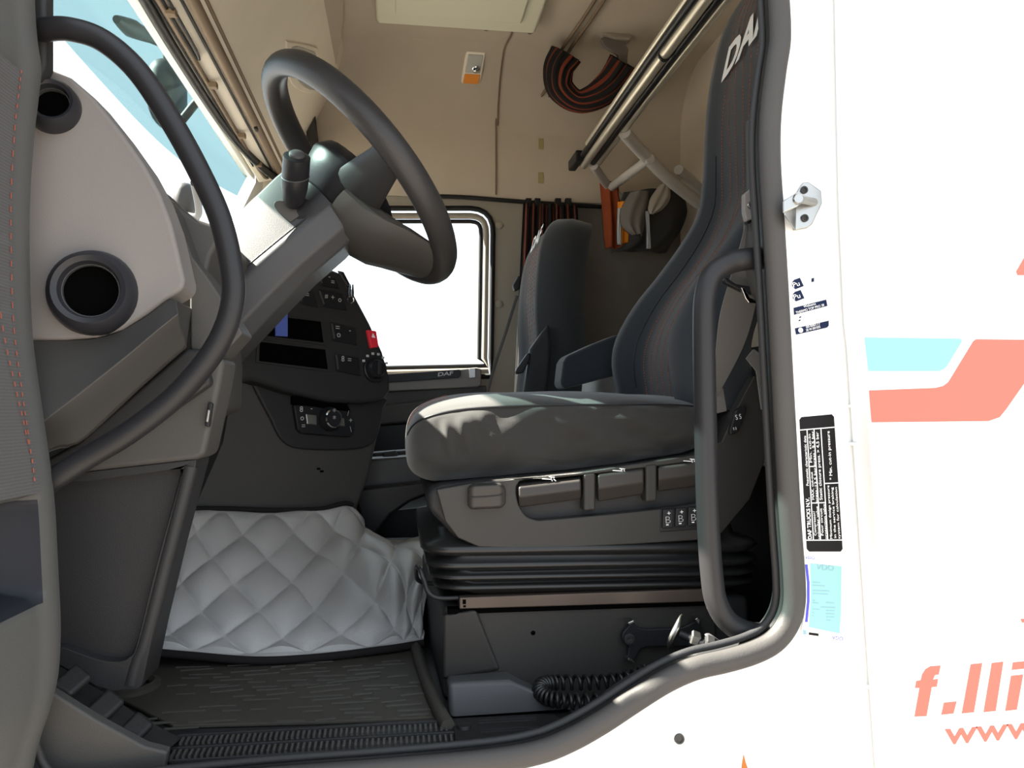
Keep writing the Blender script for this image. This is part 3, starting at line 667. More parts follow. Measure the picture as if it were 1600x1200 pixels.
# ================================================================== SILL
sl = thing('trim_5', 'black ribbed entry sill along the bottom of the doorway', 'sill', (0, 0.06, -0.03), kind='structure')
def sx(u, v, Y): return at(u, v, Y)
vs, fs = prism([V((-0.36, 0.02, -0.05)), V((-0.36, 0.02, -0.012)), V((-0.36, 0.03, 0.002)), V((-0.36, 0.06, 0.004)), V((-0.36, 0.165, 0.0102)), V((-0.36, 0.17, -0.05))], (0.64, 0, 0)); mk('sill_body', vs, fs, RUB_BLK, sl, 0.004)
vs, fs = prism([V((-0.42, 0.012, -0.07)), V((-0.42, 0.012, -0.030)), V((-0.42, 0.034, -0.022)), V((-0.42, 0.05, -0.05))], (0.76, 0, 0)); mk('sill_step', vs, fs, P_MID, sl, 0.004)
def tz(Y): return 0.004 + (Y - 0.06) / 0.085 * 0.005
for y0, y1, x0, x1 in ((0.083, 0.103, -0.31, 0.075), (0.122, 0.140, -0.30, 0.070)):
    pr = []
    nrib = 50
    for i in range(nrib):
        x = x0 + (x1 - x0) * i / (nrib - 1)
        pr.append(prism([V((x - .0017, y0, tz(y0))), V((x + .0017, y0, tz(y0))), V((x + .0017, y1, tz(y1))), V((x - .0017, y1, tz(y1)))], (0, 0, 0.004)))
    joined('tread_ribs', pr, P_MID, sl, 'stuff', smooth=False)
for yy in (0.076, 0.112, 0.150):
    tube('tread_edge', [V((-0.31, yy, tz(yy) + .001)), V((0.20, yy, tz(yy) + .001))], 0.0022, P_DARK, sl, 6, 1)
vs, fs = prism([V((0.080, 0.080, tz(.080))), V((0.235, 0.080, tz(.080))), V((0.245, 0.11, tz(.11))), V((0.235, 0.150, tz(.150))), V((0.080, 0.150, tz(.150)))], (0, 0, 0.004)); mk('sill_plate', vs, fs, RUB_BLK, sl, 0.002)
lathe('sill_button', [(0.012, 0), (0.010, 0.005), (0, 0.006)], V((0.095, 0.122, tz(.122) + .003)), (0, 0, 1), RUB_BLK, sl, 16)
for yy, _a, _b in ((0.138, '', ''), (0.108, '', '')):
    for k in range(2):
        box('embossed_line', (0.118, yy - .004 * k * 2, tz(yy) + .003), (0.205, yy - .004 * k * 2 + .0016, tz(yy) + .0055), P_DARK, sl, 0)
# trim climbing to the right behind the seal
rp = [(880, 1130), (925, 1095), (970, 1062), (1010, 1040), (1060, 1025), (1110, 1012), (1180, 1000), (1215, 985)]
up_ = [at(u, v, 0.10) for u, v in rp]; lo_ = [at(u, v, 0.02) for u, v in [(895, 1158), (945, 1125), (992, 1092), (1040, 1062), (1085, 1043), (1130, 1032), (1180, 1018), (1228, 980)]]
upS, loS = spline(up_, 4), spline(lo_, 4)
vs = upS + loS + [p + V((0, 0.02, -0.02)) for p in upS] ; k_ = len(upS)
fs = [(i, i + 1, k_ + i + 1, k_ + i) for i in range(k_ - 1)] + [(i, i + 1, 2 * k_ + i + 1, 2 * k_ + i) for i in range(k_ - 1)] + [(k_ + i, k_ + i + 1, 2 * k_ + i + 1, 2 * k_ + i) for i in range(k_ - 1)]
mk('rising_trim', vs, fs, P_DARK, sl)
# stepped cover climbing to the left
sc = thing('step_cover', 'black moulded corner cover with three bolt bumps', 'cover', tuple(at(170, 1110, 0.08)))
a_ = [(95, 1040), (130, 1062), (175, 1088), (215, 1115), (262, 1142), (285, 1152)]
b_ = [(80, 1078), (112, 1100), (150, 1122), (190, 1146), (225, 1163), (262, 1172)]
U_, L_ = spline([at(u, v, 0.15) for u, v in a_], 5), spline([at(u, v, 0.06) for u, v in b_], 5)
k_ = len(U_); vs = U_ + L_ + [p + V((0, 0.01, -0.05)) for p in U_] + [p + V((0, 0.006, -0.02)) for p in L_]
fs = []
for a, b in ((0, 1), (1, 3), (3, 2), (2, 0)): fs += [(a * k_ + i, a * k_ + i + 1, b * k_ + i + 1, b * k_ + i) for i in range(k_ - 1)]
mk('cover_body', vs, fs, RUB_BLK, sc, 0.003)
for (u, v) in ((100, 1068), (152, 1107), (198, 1143)):
    q = at(u, v, 0.085)
    vs, fs = prism([q + V(d) for d in ((-.016, -.012, -.006), (.012, -.014, -.020), (.030, .016, -.004), (.004, .026, .012))], (0.004, -0.006, 0.011)); mk('bolt_bump', vs, fs, RUB_BLK, sc, 0.006, 3)
    lathe('bolt_head', [(0.011, -.002), (0.011, 0.004), (0.006, 0.006), (0, 0.006)], q + V((-.006, -.028, -.010)), (0.1, -1, 0.25), METAL, sc, 14)
slab('wheel_arch_side', [(30, 1060), (78, 1080), (150, 1125), (225, 1166), (262, 1175), (250, 1230), (30, 1230)], 0.045, 0.02, P_MID, sc, 0.004)

# ================================================================== STEERING COLUMN AND WHEEL
SY = 0.52
stc = thing('steering_column', 'grey plastic steering column housing angled to the wheel', 'steering column', tuple(at(340, 520, SY)))
c0 = at(310, 500, SY); c1 = at(520, 322, SY)
ax = (c1 - c0).normalized(); side = V((0, 1, 0)); upn = side.cross(ax).normalized()
if upn.z < 0: upn = -upn
def csec(c, hu, hd, w):
    pts = [(-w * .88, hu * .02), (-w * .66, hu * .60), (-w * .40, hu * 1.0), (w * .40, hu * 1.0), (w * .66, hu * .8), (w * .86, hu * .1), (w, -hd * .05), (w * .92, -hd * .75), (w * .6, -hd), (-w * .6, -hd), (-w * .92, -hd * .75), (-w, -hd * .20)]
    return [c + side * a + upn * b for a, b in pts]
L = (c1 - c0).length
rings = []
for f, hu, hd, w_ in ((-0.10, .072, .105, .085), (0.0, .078, .105, .09), (0.35, .086, .092, .095), (0.62, .096, .084, .094), (0.86, .102, .084, .092), (0.97, .102, .080, .088), (1.0, .092, .072, .078)):
    rings.append(csec(c0 + ax * (L * f), hu, hd, w_))
loft('housing', rings, P_COL, stc, ang=30, bevel=0.006)
# parting line along the near side
tube('parting_line', [c0 + ax * (L * f) - side * (w_ + .0005) - upn * .006 for f, w_ in ((0.0, .09), (.35, .095), (.62, .092), (.84, .085))], 0.0016, P_BLACK, stc, 6, 2)
# stalk
b0 = at(458, 322, SY - 0.085); b1 = at(464, 243, SY - 0.15)
sdv = (b1 - b0)
slk = lathe('stalk', [(0.012, 0.0), (0.019, 0.012), (0.0235, 0.04), (0.024, sdv.length * .60), (0.0235, sdv.length * .61), (0.024, sdv.length * .62), (0.0235, sdv.length * .98), (0.019, sdv.length), (0.0, sdv.length)], b0, sdv, P_BLACK, stc, 24)
lathe('stalk_button', [(0.014, 0), (0.014, 0.004), (0.010, 0.007), (0, 0.008)], b1, sdv, P_COL, slk, 20)
tube('stalk_band', [b0 + sdv * .60 + V((math.cos(a) * .0242, 0, 0)) + sdv.normalized().cross(V((1, 0, 0))).normalized() * (math.sin(a) * .0242) for a in [2 * math.pi * i / 16 for i in range(16)]], 0.0012, P_COL, slk, 6, 1, True)
pb = b0 + V((0, 0.006, 0))
slab('stalk_base', [(428, 322), (437, 313), (475, 320), (478, 328), (458, 344), (450, 345)], SY - 0.083, 0.03, P_MID, stc, 0.004, rnd=3)

sw = thing('steering_wheel', 'worn black steering wheel with broad hub', 'steering wheel', tuple(at(560, 420, SY)))
WC = at(561, 275, SY)                        # rim centre
maj = V((0.68, 0.0, -0.735)).normalized()      # towards the lower edge
nrm = V((0.735, 0.17, 0.68)); nrm = (nrm - maj * nrm.dot(maj)).normalized()
mnr = nrm.cross(maj).normalized()
if mnr.y > 0: mnr = -mnr                      # towards the near side
RW = 0.239
rim = [WC + maj * (RW * math.cos(a)) + mnr * (RW * math.sin(a)) for a in [2 * math.pi * i / 64 for i in range(64)]]
vs, fs = tube_data(rim, 0.0255, 16, True, flat=0.9, ref=tuple(nrm)); mk('rim', vs, fs, WHEEL, sw, ang=180)
HC = WC - nrm * 0.045 + maj * 0.01
def hub_ring(h, a, b, off=0.0): return [HC + nrm * h + maj * (a * math.cos(t) + off) + mnr * (b * math.sin(t)) for t in [2 * math.pi * i / 28 for i in range(28)]]
loft('hub', [hub_ring(-.058, .060, .060), hub_ring(-.050, .074, .072), hub_ring(-.02, .092, .095), hub_ring(0.012, .105, .11), hub_ring(.032, .098, .10), hub_ring(.040, .07, .07)], P_BLACK, sw)
loft('hub_pad', [hub_ring(.030, .085, .088), hub_ring(.040, .080, .082), hub_ring(.047, .05, .05)], P_DARK, sw)
# two broad spokes, left and right, and the lower cradle
for sgn in (1, -1):
    rr = []
    for f, wd, th, cur in ((0.06, .055, .020, -.012), (0.11, .050, .018, -.004), (0.16, .042, .014, .010), (0.20, .034, .012, .026), (0.238, .032, .011, .040)):
        c = HC + mnr * (sgn * f) + nrm * cur + maj * (0.02 + f * 0.15)
        rr.append([c + maj * (wd * math.cos(t)) + nrm * (th * math.sin(t)) for t in [2 * math.pi * i / 14 for i in range(14)]])
    loft('spoke', rr, P_DARK, sw)
rr = []
for f, wd, th, cur in ((0.02, .105, .040, -.030), (0.07, .118, .044, -.030), (0.115, .125, .038, -.016), (0.150, .122, .028, .002), (0.188, .110, .018, .020), (0.222, .085, .013, .034), (0.238, .065, .010, .042)):
    c = HC + maj * f + nrm * cur
    rr.append([c + mnr * (wd * math.cos(t)) + nrm * (th * math.sin(t)) for t in [2 * math.pi * i / 16 for i in range(16)]])
loft('lower_spoke', rr, P_MID, sw)
rr = []
for f, rad in ((-.125, .050), (-.10, .066), (-.055, .072)): rr.append(hub_ring(f, rad, rad))
loft('boss_collar', rr, P_BLACK, sw)

# ================================================================== GRAB HANDLES
def handle(name, label, px, Y, r, ends):
    t = thing(name, label, 'grab handle', tuple(at(*px[-1][:2], Y)))
    pts = [at(u, v, Y + (dy if len(p) == 3 else 0)) for p in px for (u, v, dy) in [(p + (0,))[:3]]]
    tube('tube', pts, r, TUBE, t, 16, 7)
    for q in ends:
        lathe('mount', [(0.0, -.01), (r * 1.3, -.01), (r * 1.3, .008), (r * 1.0, .012)], at(*q[:2], q[2]), q[3], P_DARK, t, 18)
    return t
handle('grab_handle', 'curved dark grab handle on the dashboard side of the doorway', [(55, 50, .03), (75, 46, .01), (110, 46), (160, 63), (215, 111), (268, 190), (313, 272), (345, 345), (362, 420), (364, 468), (350, 518), (320, 568), (268, 625), (200, 677), (140, 713), (85, 748), (60, 766, .02)], 0.012, 0.0148, [])
handle('grab_handle', 'straight dark grab handle beside the seat belt', [(1200, 404, .03), (1175, 404), (1143, 410), (1115, 427), (1103, 458), (1100, 510), (1102, 650), (1106, 800), (1112, 895), (1120, 942), (1142, 975), (1178, 990), (1215, 986, .02), (1230, 975, .04)], 0.045, 0.0162, [(1192, 404, 0.07, (1, 0.3, 0))])

# ================================================================== DRIVER SEAT
ds = thing('driver_seat', 'black fabric driver seat on a suspended base', 'seat', (0.33, 0.52, 0))
# pedestal
vs, fs = prism([V((.052, .78, 0)), V((.072, .26, 0)), V((.60, .26, 0)), V((.60, .78, 0))], (0, 0, 0.155)); mk('pedestal', vs, fs, P_DARK, ds, 0.012)
vs = [at(u, v, y) for u, v, y in [(692, 960, .25), (744, 952, .235), (782, 1047, .245), (692, 1062, .25), (692, 1062, .30), (692, 960, .30), (744, 952, .30), (782, 1047, .30)]]
mk('pedestal_facet', vs, [(0, 1, 2, 3), (4, 5, 0, 3), (0, 5, 6, 1), (1, 6, 7, 2), (2, 7, 4, 3), (4, 7, 6, 5)], P_SHELL, ds, 0.006)
slab('pedestal_side', [(690, 962), (750, 951), (1120, 938), (1120, 1100), (700, 1098)], 0.252, 0.02, P_SHELL, ds, 0.006)
vs = [at(u, v, y) for u, v, y in [(697, 1056, .25), (790, 1049, .25), (885, 1098, .25), (905, 1112, .25), (703, 1112, .165), (880, 1100, .165), (700, 1066, .175), (795, 1062, .175)]]
mk('pedestal_foot', vs + [at(703, 1120, .165), at(885, 1108, .165)], [(0, 1, 7, 6), (6, 7, 5, 4), (1, 2, 5, 7), (4, 5, 9, 8), (0, 6, 4, 8), (2, 3, 9, 5)], P_COL, ds, 0.008, 3)
lathe('side_hole', [(0, .001), (0.0035, .001), (0.004, 0)], at(833, 989, .2515), (0, -1, 0), P_PIT, ds, 10)
rl = slab('slide_rail', [(718, 934), (1115, 920), (1115, 940), (718, 952)], 0.235, 0.02, RAILM, ds, 0.002)
for b_ in ((723, 937, 728, 944), (724, 946, 728, 949)):
    slab('rail_slot', [(b_[0], b_[1]), (b_[2], b_[1]), (b_[2], b_[3]), (b_[0], b_[3])], 0.234, 0.004, P_PIT, rl, 0)
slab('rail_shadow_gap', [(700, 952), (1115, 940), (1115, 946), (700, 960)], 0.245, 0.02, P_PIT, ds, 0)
tube('slide_lever', [at(*p) for p in [(716, 934, .25), (684, 934, .25), (669, 924, .25), (662, 905, .255), (656, 890, .26), (651, 886, .29), (650, 896, .34), (657, 909, .37), (690, 912, .38)]], 0.0038, P_BLACK, ds, 10, 6)
# bellows
def rrect(x0, x1, y0, y1, z, r=0.05, n=6):
    out = []
    for cx, cy, a0 in ((x1 - r, y1 - r, 0), (x0 + r, y1 - r, 90), (x0 + r, y0 + r, 180), (x1 - r, y0 + r, 270)):
        for i in range(n + 1):
            a = R(a0 + 90 * i / n); out.append(V((cx + r * math.cos(a), cy + r * math.sin(a), z)))
    return out
rings = []
for z, o_ in ((.163, .030), (.170, .020), (.176, .004), (.180, .002), (.184, .010), (.187, .026), (.190, .010), (.195, .0), (.200, .004), (.204, .028), (.208, .008), (.214, .0), (.220, .004), (.226, .030), (.231, .008), (.240, .0), (.247, .006), (.254, .030), (.270, .034)):
    x0 = 0.060 - (z - .158) * 0.30
    rings.append([p + V((0, 0, 0.004 * math.sin(p.x * 11 + .6) + (0.004 if p.x < .12 else 0))) for p in rrect(x0 + o_, 0.62 - o_, 0.232 + o_, 0.80 - o_, z)])
loft('suspension_bellows', rings, BELLOW, ds, ang=180)
# shell with a recess for the levers
shell_px = [(668, 768), (690, 758), (745, 752), (810, 745), (900, 737), (1000, 724), (1085, 711), (1128, 690), (1150, 640), (1178, 588), (1205, 592), (1206, 700), (1175, 780), (1130, 835), (1092, 846), (1000, 852), (900, 857), (800, 859), (745, 857), (712, 843), (690, 818), (668, 795)]
vs, fs = prism([at(u, v, .262) for u, v in shell_px], (0, 0.50, 0)); mk('shell', vs, fs, P_DARK, ds, 0.012, 3)
rec = spl2([(812, 748), (860, 744), (1000, 728), (1090, 716), (1112, 716), (1112, 772), (1090, 783), (1000, 795), (860, 808), (835, 808), (818, 798), (808, 775)], 3)
sp_out = [at(u, v, .236) for u, v in [(682, 765), (745, 754), (805, 747), (900, 738), (1000, 724), (1085, 711), (1128, 690), (1150, 640), (1178, 588), (1203, 594), (1203, 700), (1172, 780), (1128, 833), (1092, 844), (1000, 850), (900, 855), (800, 857), (748, 855), (716, 841), (696, 815)]]
inn = [at(u, v + 2.5, .236) for u, v in rec]
# keep the recess inside the plate: drop its top edge a little below the plate's rim
ring_plate('side_cover', sp_out, [at(u, v + 4, .236) for u, v in rec], (0, 0.026, 0), P_SHELL, ds, 0.005)
def lever(u0, u1, t0, t1, b0_, b1_, nm='seat_lever', und=0.5):
    """u range, top-edge v (left,right), bottom v (left,right)"""
    rows = [((t0, t1), .258), ((t0 + 9, t1 + 9), .230), ((t0 + 9 + (b0_ - t0 - 9) * und, t1 + 9 + (b1_ - t1 - 9) * und), .228), ((b0_, b1_), .246), ((b0_, b1_), .262), ((t0, t1), .262)]
    ra_ = [at(u0, r_[0][0], r_[1]) for r_ in rows]; rb_ = [at(u1, r_[0][1], r_[1]) for r_ in rows]
    return loft(nm, [ra_, rb_], P_LEVER, ds, bevel=0.004)
def icon(par_, u, v, Y, tl):
    q = at(u, v, Y); k = (Y - CAM.y) / FPX; pr = []
    for (a, b, c, d) in ((-11, 1, 4, 0), (3, 3, 5, -3), (0, 4, 9, 3), (7, 1, 11, -3)):
        p0 = q + V((a * k, 0, b * k)); p1 = q + V((c * k, 0, d * k)); t = (p1 - p0).normalized(); nn = V((-t.z, 0, t.x)) * (0.7 * k)
        pr.append(prism([p0 - nn, p1 - nn, p1 + nn, p0 + nn], (0, 0.0006, 0)))
    joined('lever_icon', pr, PRINT_W, par_, smooth=False)
l1 = lever(810, 908, 752, 741, 793, 780); icon(l1, 858, 749, .2345, 0)
l2 = lever(934, 1006, 734, 725, 784, 772); icon(l2, 968, 736, .234, 0)
l3 = lever(1028, 1100, 722, 713, 768, 758); icon(l3, 1078, 721, .234, 0)
for u0, u1, t, b in ((912, 931, 741, 799), (1009, 1027, 727, 785)):
    slab('lever_divider', [(u0, t), (u1, t - 2), (u1, b - 2), (u0, b)], .233, 0.03, P_SHELL, ds, 0.004)
kb = loft('depth_knob', [[at(u, v, y) for v, y in r_] for u, r_ in ((731, ((757, .25), (764, .222), (792, .226), (794, .25))), (738, ((752, .25), (760, .214), (795, .220), (797, .25))), (782, ((752, .25), (757, .214), (793, .220), (795, .25))), (790, ((760, .25), (764, .222), (788, .226), (790, .25))))], P_LEVER, ds, bevel=0.004)
tube('knob_groove', [at(736, 777, .2165), at(760, 776, .216), at(786, 773, .2165)], 0.001, P_BLACK, kb, 6, 1)
sp_ = slab('switch_plate', [(1032, 796), (1115, 788), (1115, 826), (1031, 832)], .2345, 0.01, P_BLACK, ds, 0.002)
for i, (u, v) in enumerate(((1036, 796), (1056, 794), (1076, 792), (1096, 790))):
    r_ = slab('rocker_switch', [(u, v), (u + 17, v - 1), (u + 16, v + 29), (u - 1, v + 30)], .229, 0.008, P_BLACK, sp_, 0.002)
    if i < 3:
        ptext('plus', '+', (u + 7, v + 10), (u + 12, v + 9.5), None, .2285, PRINT_W, r_)
        ptext('lumbar_icon', 'B', (u + 4.5, v + 22), (u + 12, v + 21.5), 11, .2285, PRINT_G, r_, bold=-0.02)
        ptext('minus', '-', (u + 5, v + 28), (u + 9, v + 27.7), None, .2285, PRINT_W, r_)
hs = slab('heater_switch', [(1150, 640), (1166, 634), (1168, 640), (1154, 676), (1142, 680), (1140, 674)], .228, 0.012, P_BLACK, ds, 0.003)
ptext('heat_mark', 'S S', (1150, 656), (1159, 654), 8, .2275, PRINT_W, hs)
ptext('heat_mark', 's s', (1146, 672), (1151, 671), 4, .2275, PRINT_W, hs)
# cushion: sections along X
CX = [(.012, .395, .415, .135), (.016, .372, .448, .185), (.030, .355, .474, .218), (.060, .345, .492, .240), (.110, .345, .503, .252), (.190, .350, .508, .258), (.290, .358, .509, .260), (.390, .370, .507, .258), (.480, .385, .503, .250), (.530, .395, .495, .235), (.560, .41, .48, .20)]
FOLDS = [(.26, .455, .44, .405, .006, .010), (.30, .42, .47, .395, .005, .009), (.36, .462, .50, .43, .005, .010), (.10, .455, .115, .405, .004, .006), (.075, .45, .085, .40, .004, .006), (.135, .46, .165, .415, .004, .007), (.19, .40, .33, .375, .004, .009)]
def fold(X, z):
    d = 0
    for x0, z0, x1, z1, am, wd in FOLDS:
        a = V((x0, z0, 0)); b = V((x1, z1, 0)); p = V((X, z, 0)); t = max(0, min(1, (p - a).dot(b - a) / (b - a).length_squared))
        e = (p - a.lerp(b, t)).length; d += am * math.exp(-(e / wd) ** 2) * math.sin(math.pi * (0.15 + .7 * t)) - am * .6 * math.exp(-((e - wd * 1.6) / wd) ** 2) * math.sin(math.pi * (0.15 + .7 * t))
    return d
def cush(X, zb, zt, hw, n=96):
    out = []; zc = zb + (zt - zb) * .55
    for i in range(n):
        a = 2 * math.pi * i / n; c_, s_ = math.cos(a), math.sin(a)
        y = math.copysign(abs(c_) ** 0.50, c_) * hw
        if s_ >= 0: z = zc + (zt - zc) * (abs(s_) ** 0.62)
        else: z = zc - (zc - zb) * (abs(s_) ** 0.62)
        if c_ < 0 and s_ < 0.4:
            wr = 0.005 * math.sin(X * 38 + z * 55 + 0.9 * math.sin(X * 17)) * (1 - abs(s_)) + 0.0025 * math.sin(X * 70 - z * 90)
            y += wr - fold(X, z)
        if s_ > 0.5: z += 0.0015 * math.sin(X * 31 + y * 20)
        out.append(V((X, 0.52 + y, z)))
    return out
def cint(f):
    x = f * (len(CX) - 1); i = min(int(x), len(CX) - 2); t = x - i
    g_ = lambda k: V(CX[max(0, min(len(CX) - 1, k))][:3]); h_ = lambda k: CX[max(0, min(len(CX) - 1, k))][3]
    p = cr(g_(i - 1), g_(i), g_(i + 1), g_(i + 2), t); w_ = cr(h_(i - 1), h_(i), h_(i + 1), h_(i + 2), t)
    return p.x, p.y, p.z, w_
crings = [cush(*cint(i / 140)) for i in range(141)]
cu = loft('cushion', crings, SEATF, ds, ang=180)
# piped seam along the near shoulder of the cushion, then up round the front
sidx = 41
seamp = [r_[sidx] + V((0, -0.0012, 0.0012)) for r_ in crings[11:130]]
tube('cushion_seam', seamp, 0.0016, P_BLACK, cu, 6, 1)
for si in (26, 30):
    pr = []
    pts = [r_[si] + V((-0.0012, -0.0003, 0.0012)) for r_ in crings[14:52]]
    for a, b in zip(pts[::1], pts[1::1]): pr.append(tube_data([a, a.lerp(b, .5)], 0.0007, 5))
    joined('cushion_stitch', pr, ORANGE, cu, smooth=False)
# wrinkle folds
for pts in ([(880, 640), (930, 660), (985, 668), (1030, 672)], [(930, 690), (970, 710), (1010, 722)], [(760, 655), (790, 668), (800, 690)]):
    pass
# backrest: rows of (u, v) along the far bolster front edge
BR = [(962, 640, .74, .050), (957, 612, .74, .050), (950, 570, .745, .055), (957, 530, .75, .058), (985, 480, .752, .056), (1020, 436, .752, .052), (1055, 388, .75, .044), (1082, 340, .742, .030), (1090, 290, .732, .020), (1093, 240, .725, .016), (1097, 180, .715, .014), (1106, 120, .705, .012), (1122, 60, .69, .010), (1150, 10, .665, .008), (1178, -22, .63, .005), (1198, -34, .58, .002)]
BRW = [(at(u, v, y), y - .52, dip) for u, v, y, dip in BR]
def bint(t):
    x = t * (len(BRW) - 1); i = min(int(x), len(BRW) - 2); f = x - i; g_ = lambda k: BRW[max(0, min(len(BRW) - 1, k))]
    p = cr(g_(i - 1)[0], g_(i)[0], g_(i + 1)[0], g_(i + 2)[0], f)
    return p, max(cr(g_(i - 1)[1], g_(i)[1], g_(i + 1)[1], g_(i + 2)[1], f), .02), cr(g_(i - 1)[2], g_(i)[2], g_(i + 1)[2], g_(i + 2)[2], f)
def bfront(t, q):
    """front of the backrest; q in -1 (near) .. 1 (far)"""
    p, hw, dip = bint(t); qq = abs(q)
    hump = math.exp(-((qq - .82) / .20) ** 2)
    edge = max(0, (qq - .80) / .20) ** 2.2
    x = p.x + dip * (1 - hump) + 0.045 * edge
    return V((x, .52 + hw * 1.06 * q, p.z + 0.0))
brings = []
for j in range(47):
    t = j / 46; p, hw, dip = bint(t)
    fr = [bfront(t, -1 + 2 * i / 22) for i in range(23)]
    th = 0.115 if t < .5 else 0.115 - .05 * (t - .5) / .5
    bk = [V((p.x + dip * .4 + th + 0.03 * (1 - abs(q) ** 3), .52 + hw * 1.06 * q, p.z)) for q in (1.0, .8, .4, 0, -.4, -.8, -1.0)]
    brings.append(fr + bk)
bk_ = loft('backrest', brings, SEATB, ds, ang=180)
tube('bolster_seam', [bfront(t / 40, .60) + V((-.001, 0, 0)) for t in range(3, 24)], 0.0014, P_BLACK, bk_, 6, 1)
tube('bolster_seam', [bfront(t / 40, -.60) + V((-.001, 0, 0)) for t in range(3, 24)], 0.0014, P_BLACK, bk_, 6, 1)
for k in range(7):
    q0 = -.46 + k * .155; pr = []
    pts = []
    for j in range(2, 150):
        t = j / 160
        wv = 0.05 * math.sin(t * 15 + k * 0.5) * math.exp(-((t - .38) / .16) ** 2) * (1 if k % 2 else -1) + 0.035 * math.sin(t * 22 + k * 1.3) * math.exp(-((t - .70) / .12) ** 2)
        pts.append(bfront(t, q0 + wv) + V((-0.0012, 0, 0.0003)))
    for a, b in zip(pts[:-1], pts[1:]): pr.append(tube_data([a, a.lerp(b, .6)], 0.00075, 4))
    joined('stitch_line', pr, ORANGE, bk_, smooth=False)
tl = bfront(.700, .52); trr = bfront(.722, -.62); tup = bfront(.80, .0) - bfront(.735, .0)
_pt('seat_lettering', 'DAF', tl + V((-.006, 0, 0)), trr + V((-.006, 0, 0)), tup.normalized(), 0.075, PRINT_W, bk_, 0.04, 0.2)
# inner armrest
arm = [at(u, v, .80) for u, v in [(965, 522), (925, 538), (886, 556), (880, 566), (876, 600), (882, 608), (965, 586), (985, 560)]]
vs, fs = prism(arm, (0, 0.09, 0)); mk('armrest', vs, fs, SEATB, ds, 0.012, 3)

# ================================================================== PASSENGER SEAT
ps = thing('passenger_seat', 'black fabric passenger seat beside the bright window', 'seat', (0.3, 1.62, 0))
PR = [(790, 690, 1.80, .01), (800, 640, 1.82, .02), (803, 600, 1.83, .025), (806, 560, 1.84, .03), (804, 520, 1.84, .03), (806, 480, 1.83, .02), (810, 445, 1.82, .015), (818, 410, 1.80, .01), (832, 384, 1.77, .008), (850, 366, 1.72, .004), (868, 359, 1.66, .002)]
PRW = [(at(u, v, y), y - 1.60, dip) for u, v, y, dip in PR]
def pint(t):
    x = t * (len(PRW) - 1); i = min(int(x), len(PRW) - 2); f = x - i; g_ = lambda k: PRW[max(0, min(len(PRW) - 1, k))]
    return cr(g_(i - 1)[0], g_(i)[0], g_(i + 1)[0], g_(i + 2)[0], f), max(.02, cr(g_(i - 1)[1], g_(i)[1], g_(i + 1)[1], g_(i + 2)[1], f)), cr(g_(i - 1)[2], g_(i)[2], g_(i + 1)[2], g_(i + 2)[2], f)
def pfront(t, q):
    p, hw, dip = pint(t); qq = abs(q)
    return V((p.x + dip * (1 - math.exp(-((qq - .8) / .2) ** 2)) + .05 * max(0, (qq - .8) / .2) ** 2.2, 1.60 + hw * q, p.z))
rg = []
for j in range(31):
    t = j / 30; p, hw, dip = pint(t)
    rg.append([pfront(t, -1 + i / 8) for i in range(17)] + [V((p.x + .15 - .10 * (max(0, t - .7) / .3) ** 2, 1.60 + hw * q, p.z - .02 * (max(0, t - .7) / .3))) for q in (1, .7, 0, -.7, -1)])
pb_ = loft('backrest', rg, PASS, ps, ang=180)
for k in range(6):
    pr = []; pts = [pfront(j / 60, -.45 + k * .18) + V((-.0015, 0, 0)) for j in range(4, 44)]
    for a, b in zip(pts[:-1], pts[1:]): pr.append(tube_data([a, a.lerp(b, .6)], 0.0008, 4))
    joined('stitch_line', pr, ORANGE, pb_, smooth=False)
tl = pfront(.72, .45); trr = pfront(.735, -.60)
_pt('seat_lettering', 'DAF', tl + V((-.008, 0, 0)), trr + V((-.008, 0, 0)), (pfront(.72, 0) - pfront(.66, 0)).normalized(), 0.05, PRINT_W, pb_, 0.03, 0.2)
box('cushion', (0.16, 1.37, 0.32), (0.50, 1.85, 0.45), PASS, ps, 0.04, 4)
box('base', (0.19, 1.44, 0.0), (0.44, 1.80, 0.33), P_BLACK, ps, 0.02)
slab('side_bolster', [(846, 520), (858, 505), (862, 540), (858, 590), (850, 640), (815, 640), (820, 600), (828, 545)], 1.345, 0.03, P_DARK, ps, 0.012, 3)
slab('release_handle', [(824, 552), (829, 551), (829, 560), (818, 583), (806, 585), (806, 578)], 1.335, 0.02, P_BLACK, ps, 0.005)
# passenger belt
pbt = thing('seat_belt', 'thin passenger seat belt slanting across the window frame', 'seat belt', tuple(at(765, 610, 1.95)))
tube('webbing', [at(808, 462, 1.90), at(790, 520, 1.95), at(772, 575, 1.98), at(762, 612, 2.0)], 0.006, BELT, pbt, 8, 3, flat=0.25)
slab('belt_guide', [(801, 446), (810, 430), (815, 432), (812, 452), (804, 455)], 1.88, 0.03, P_DARK, pbt, 0.006)

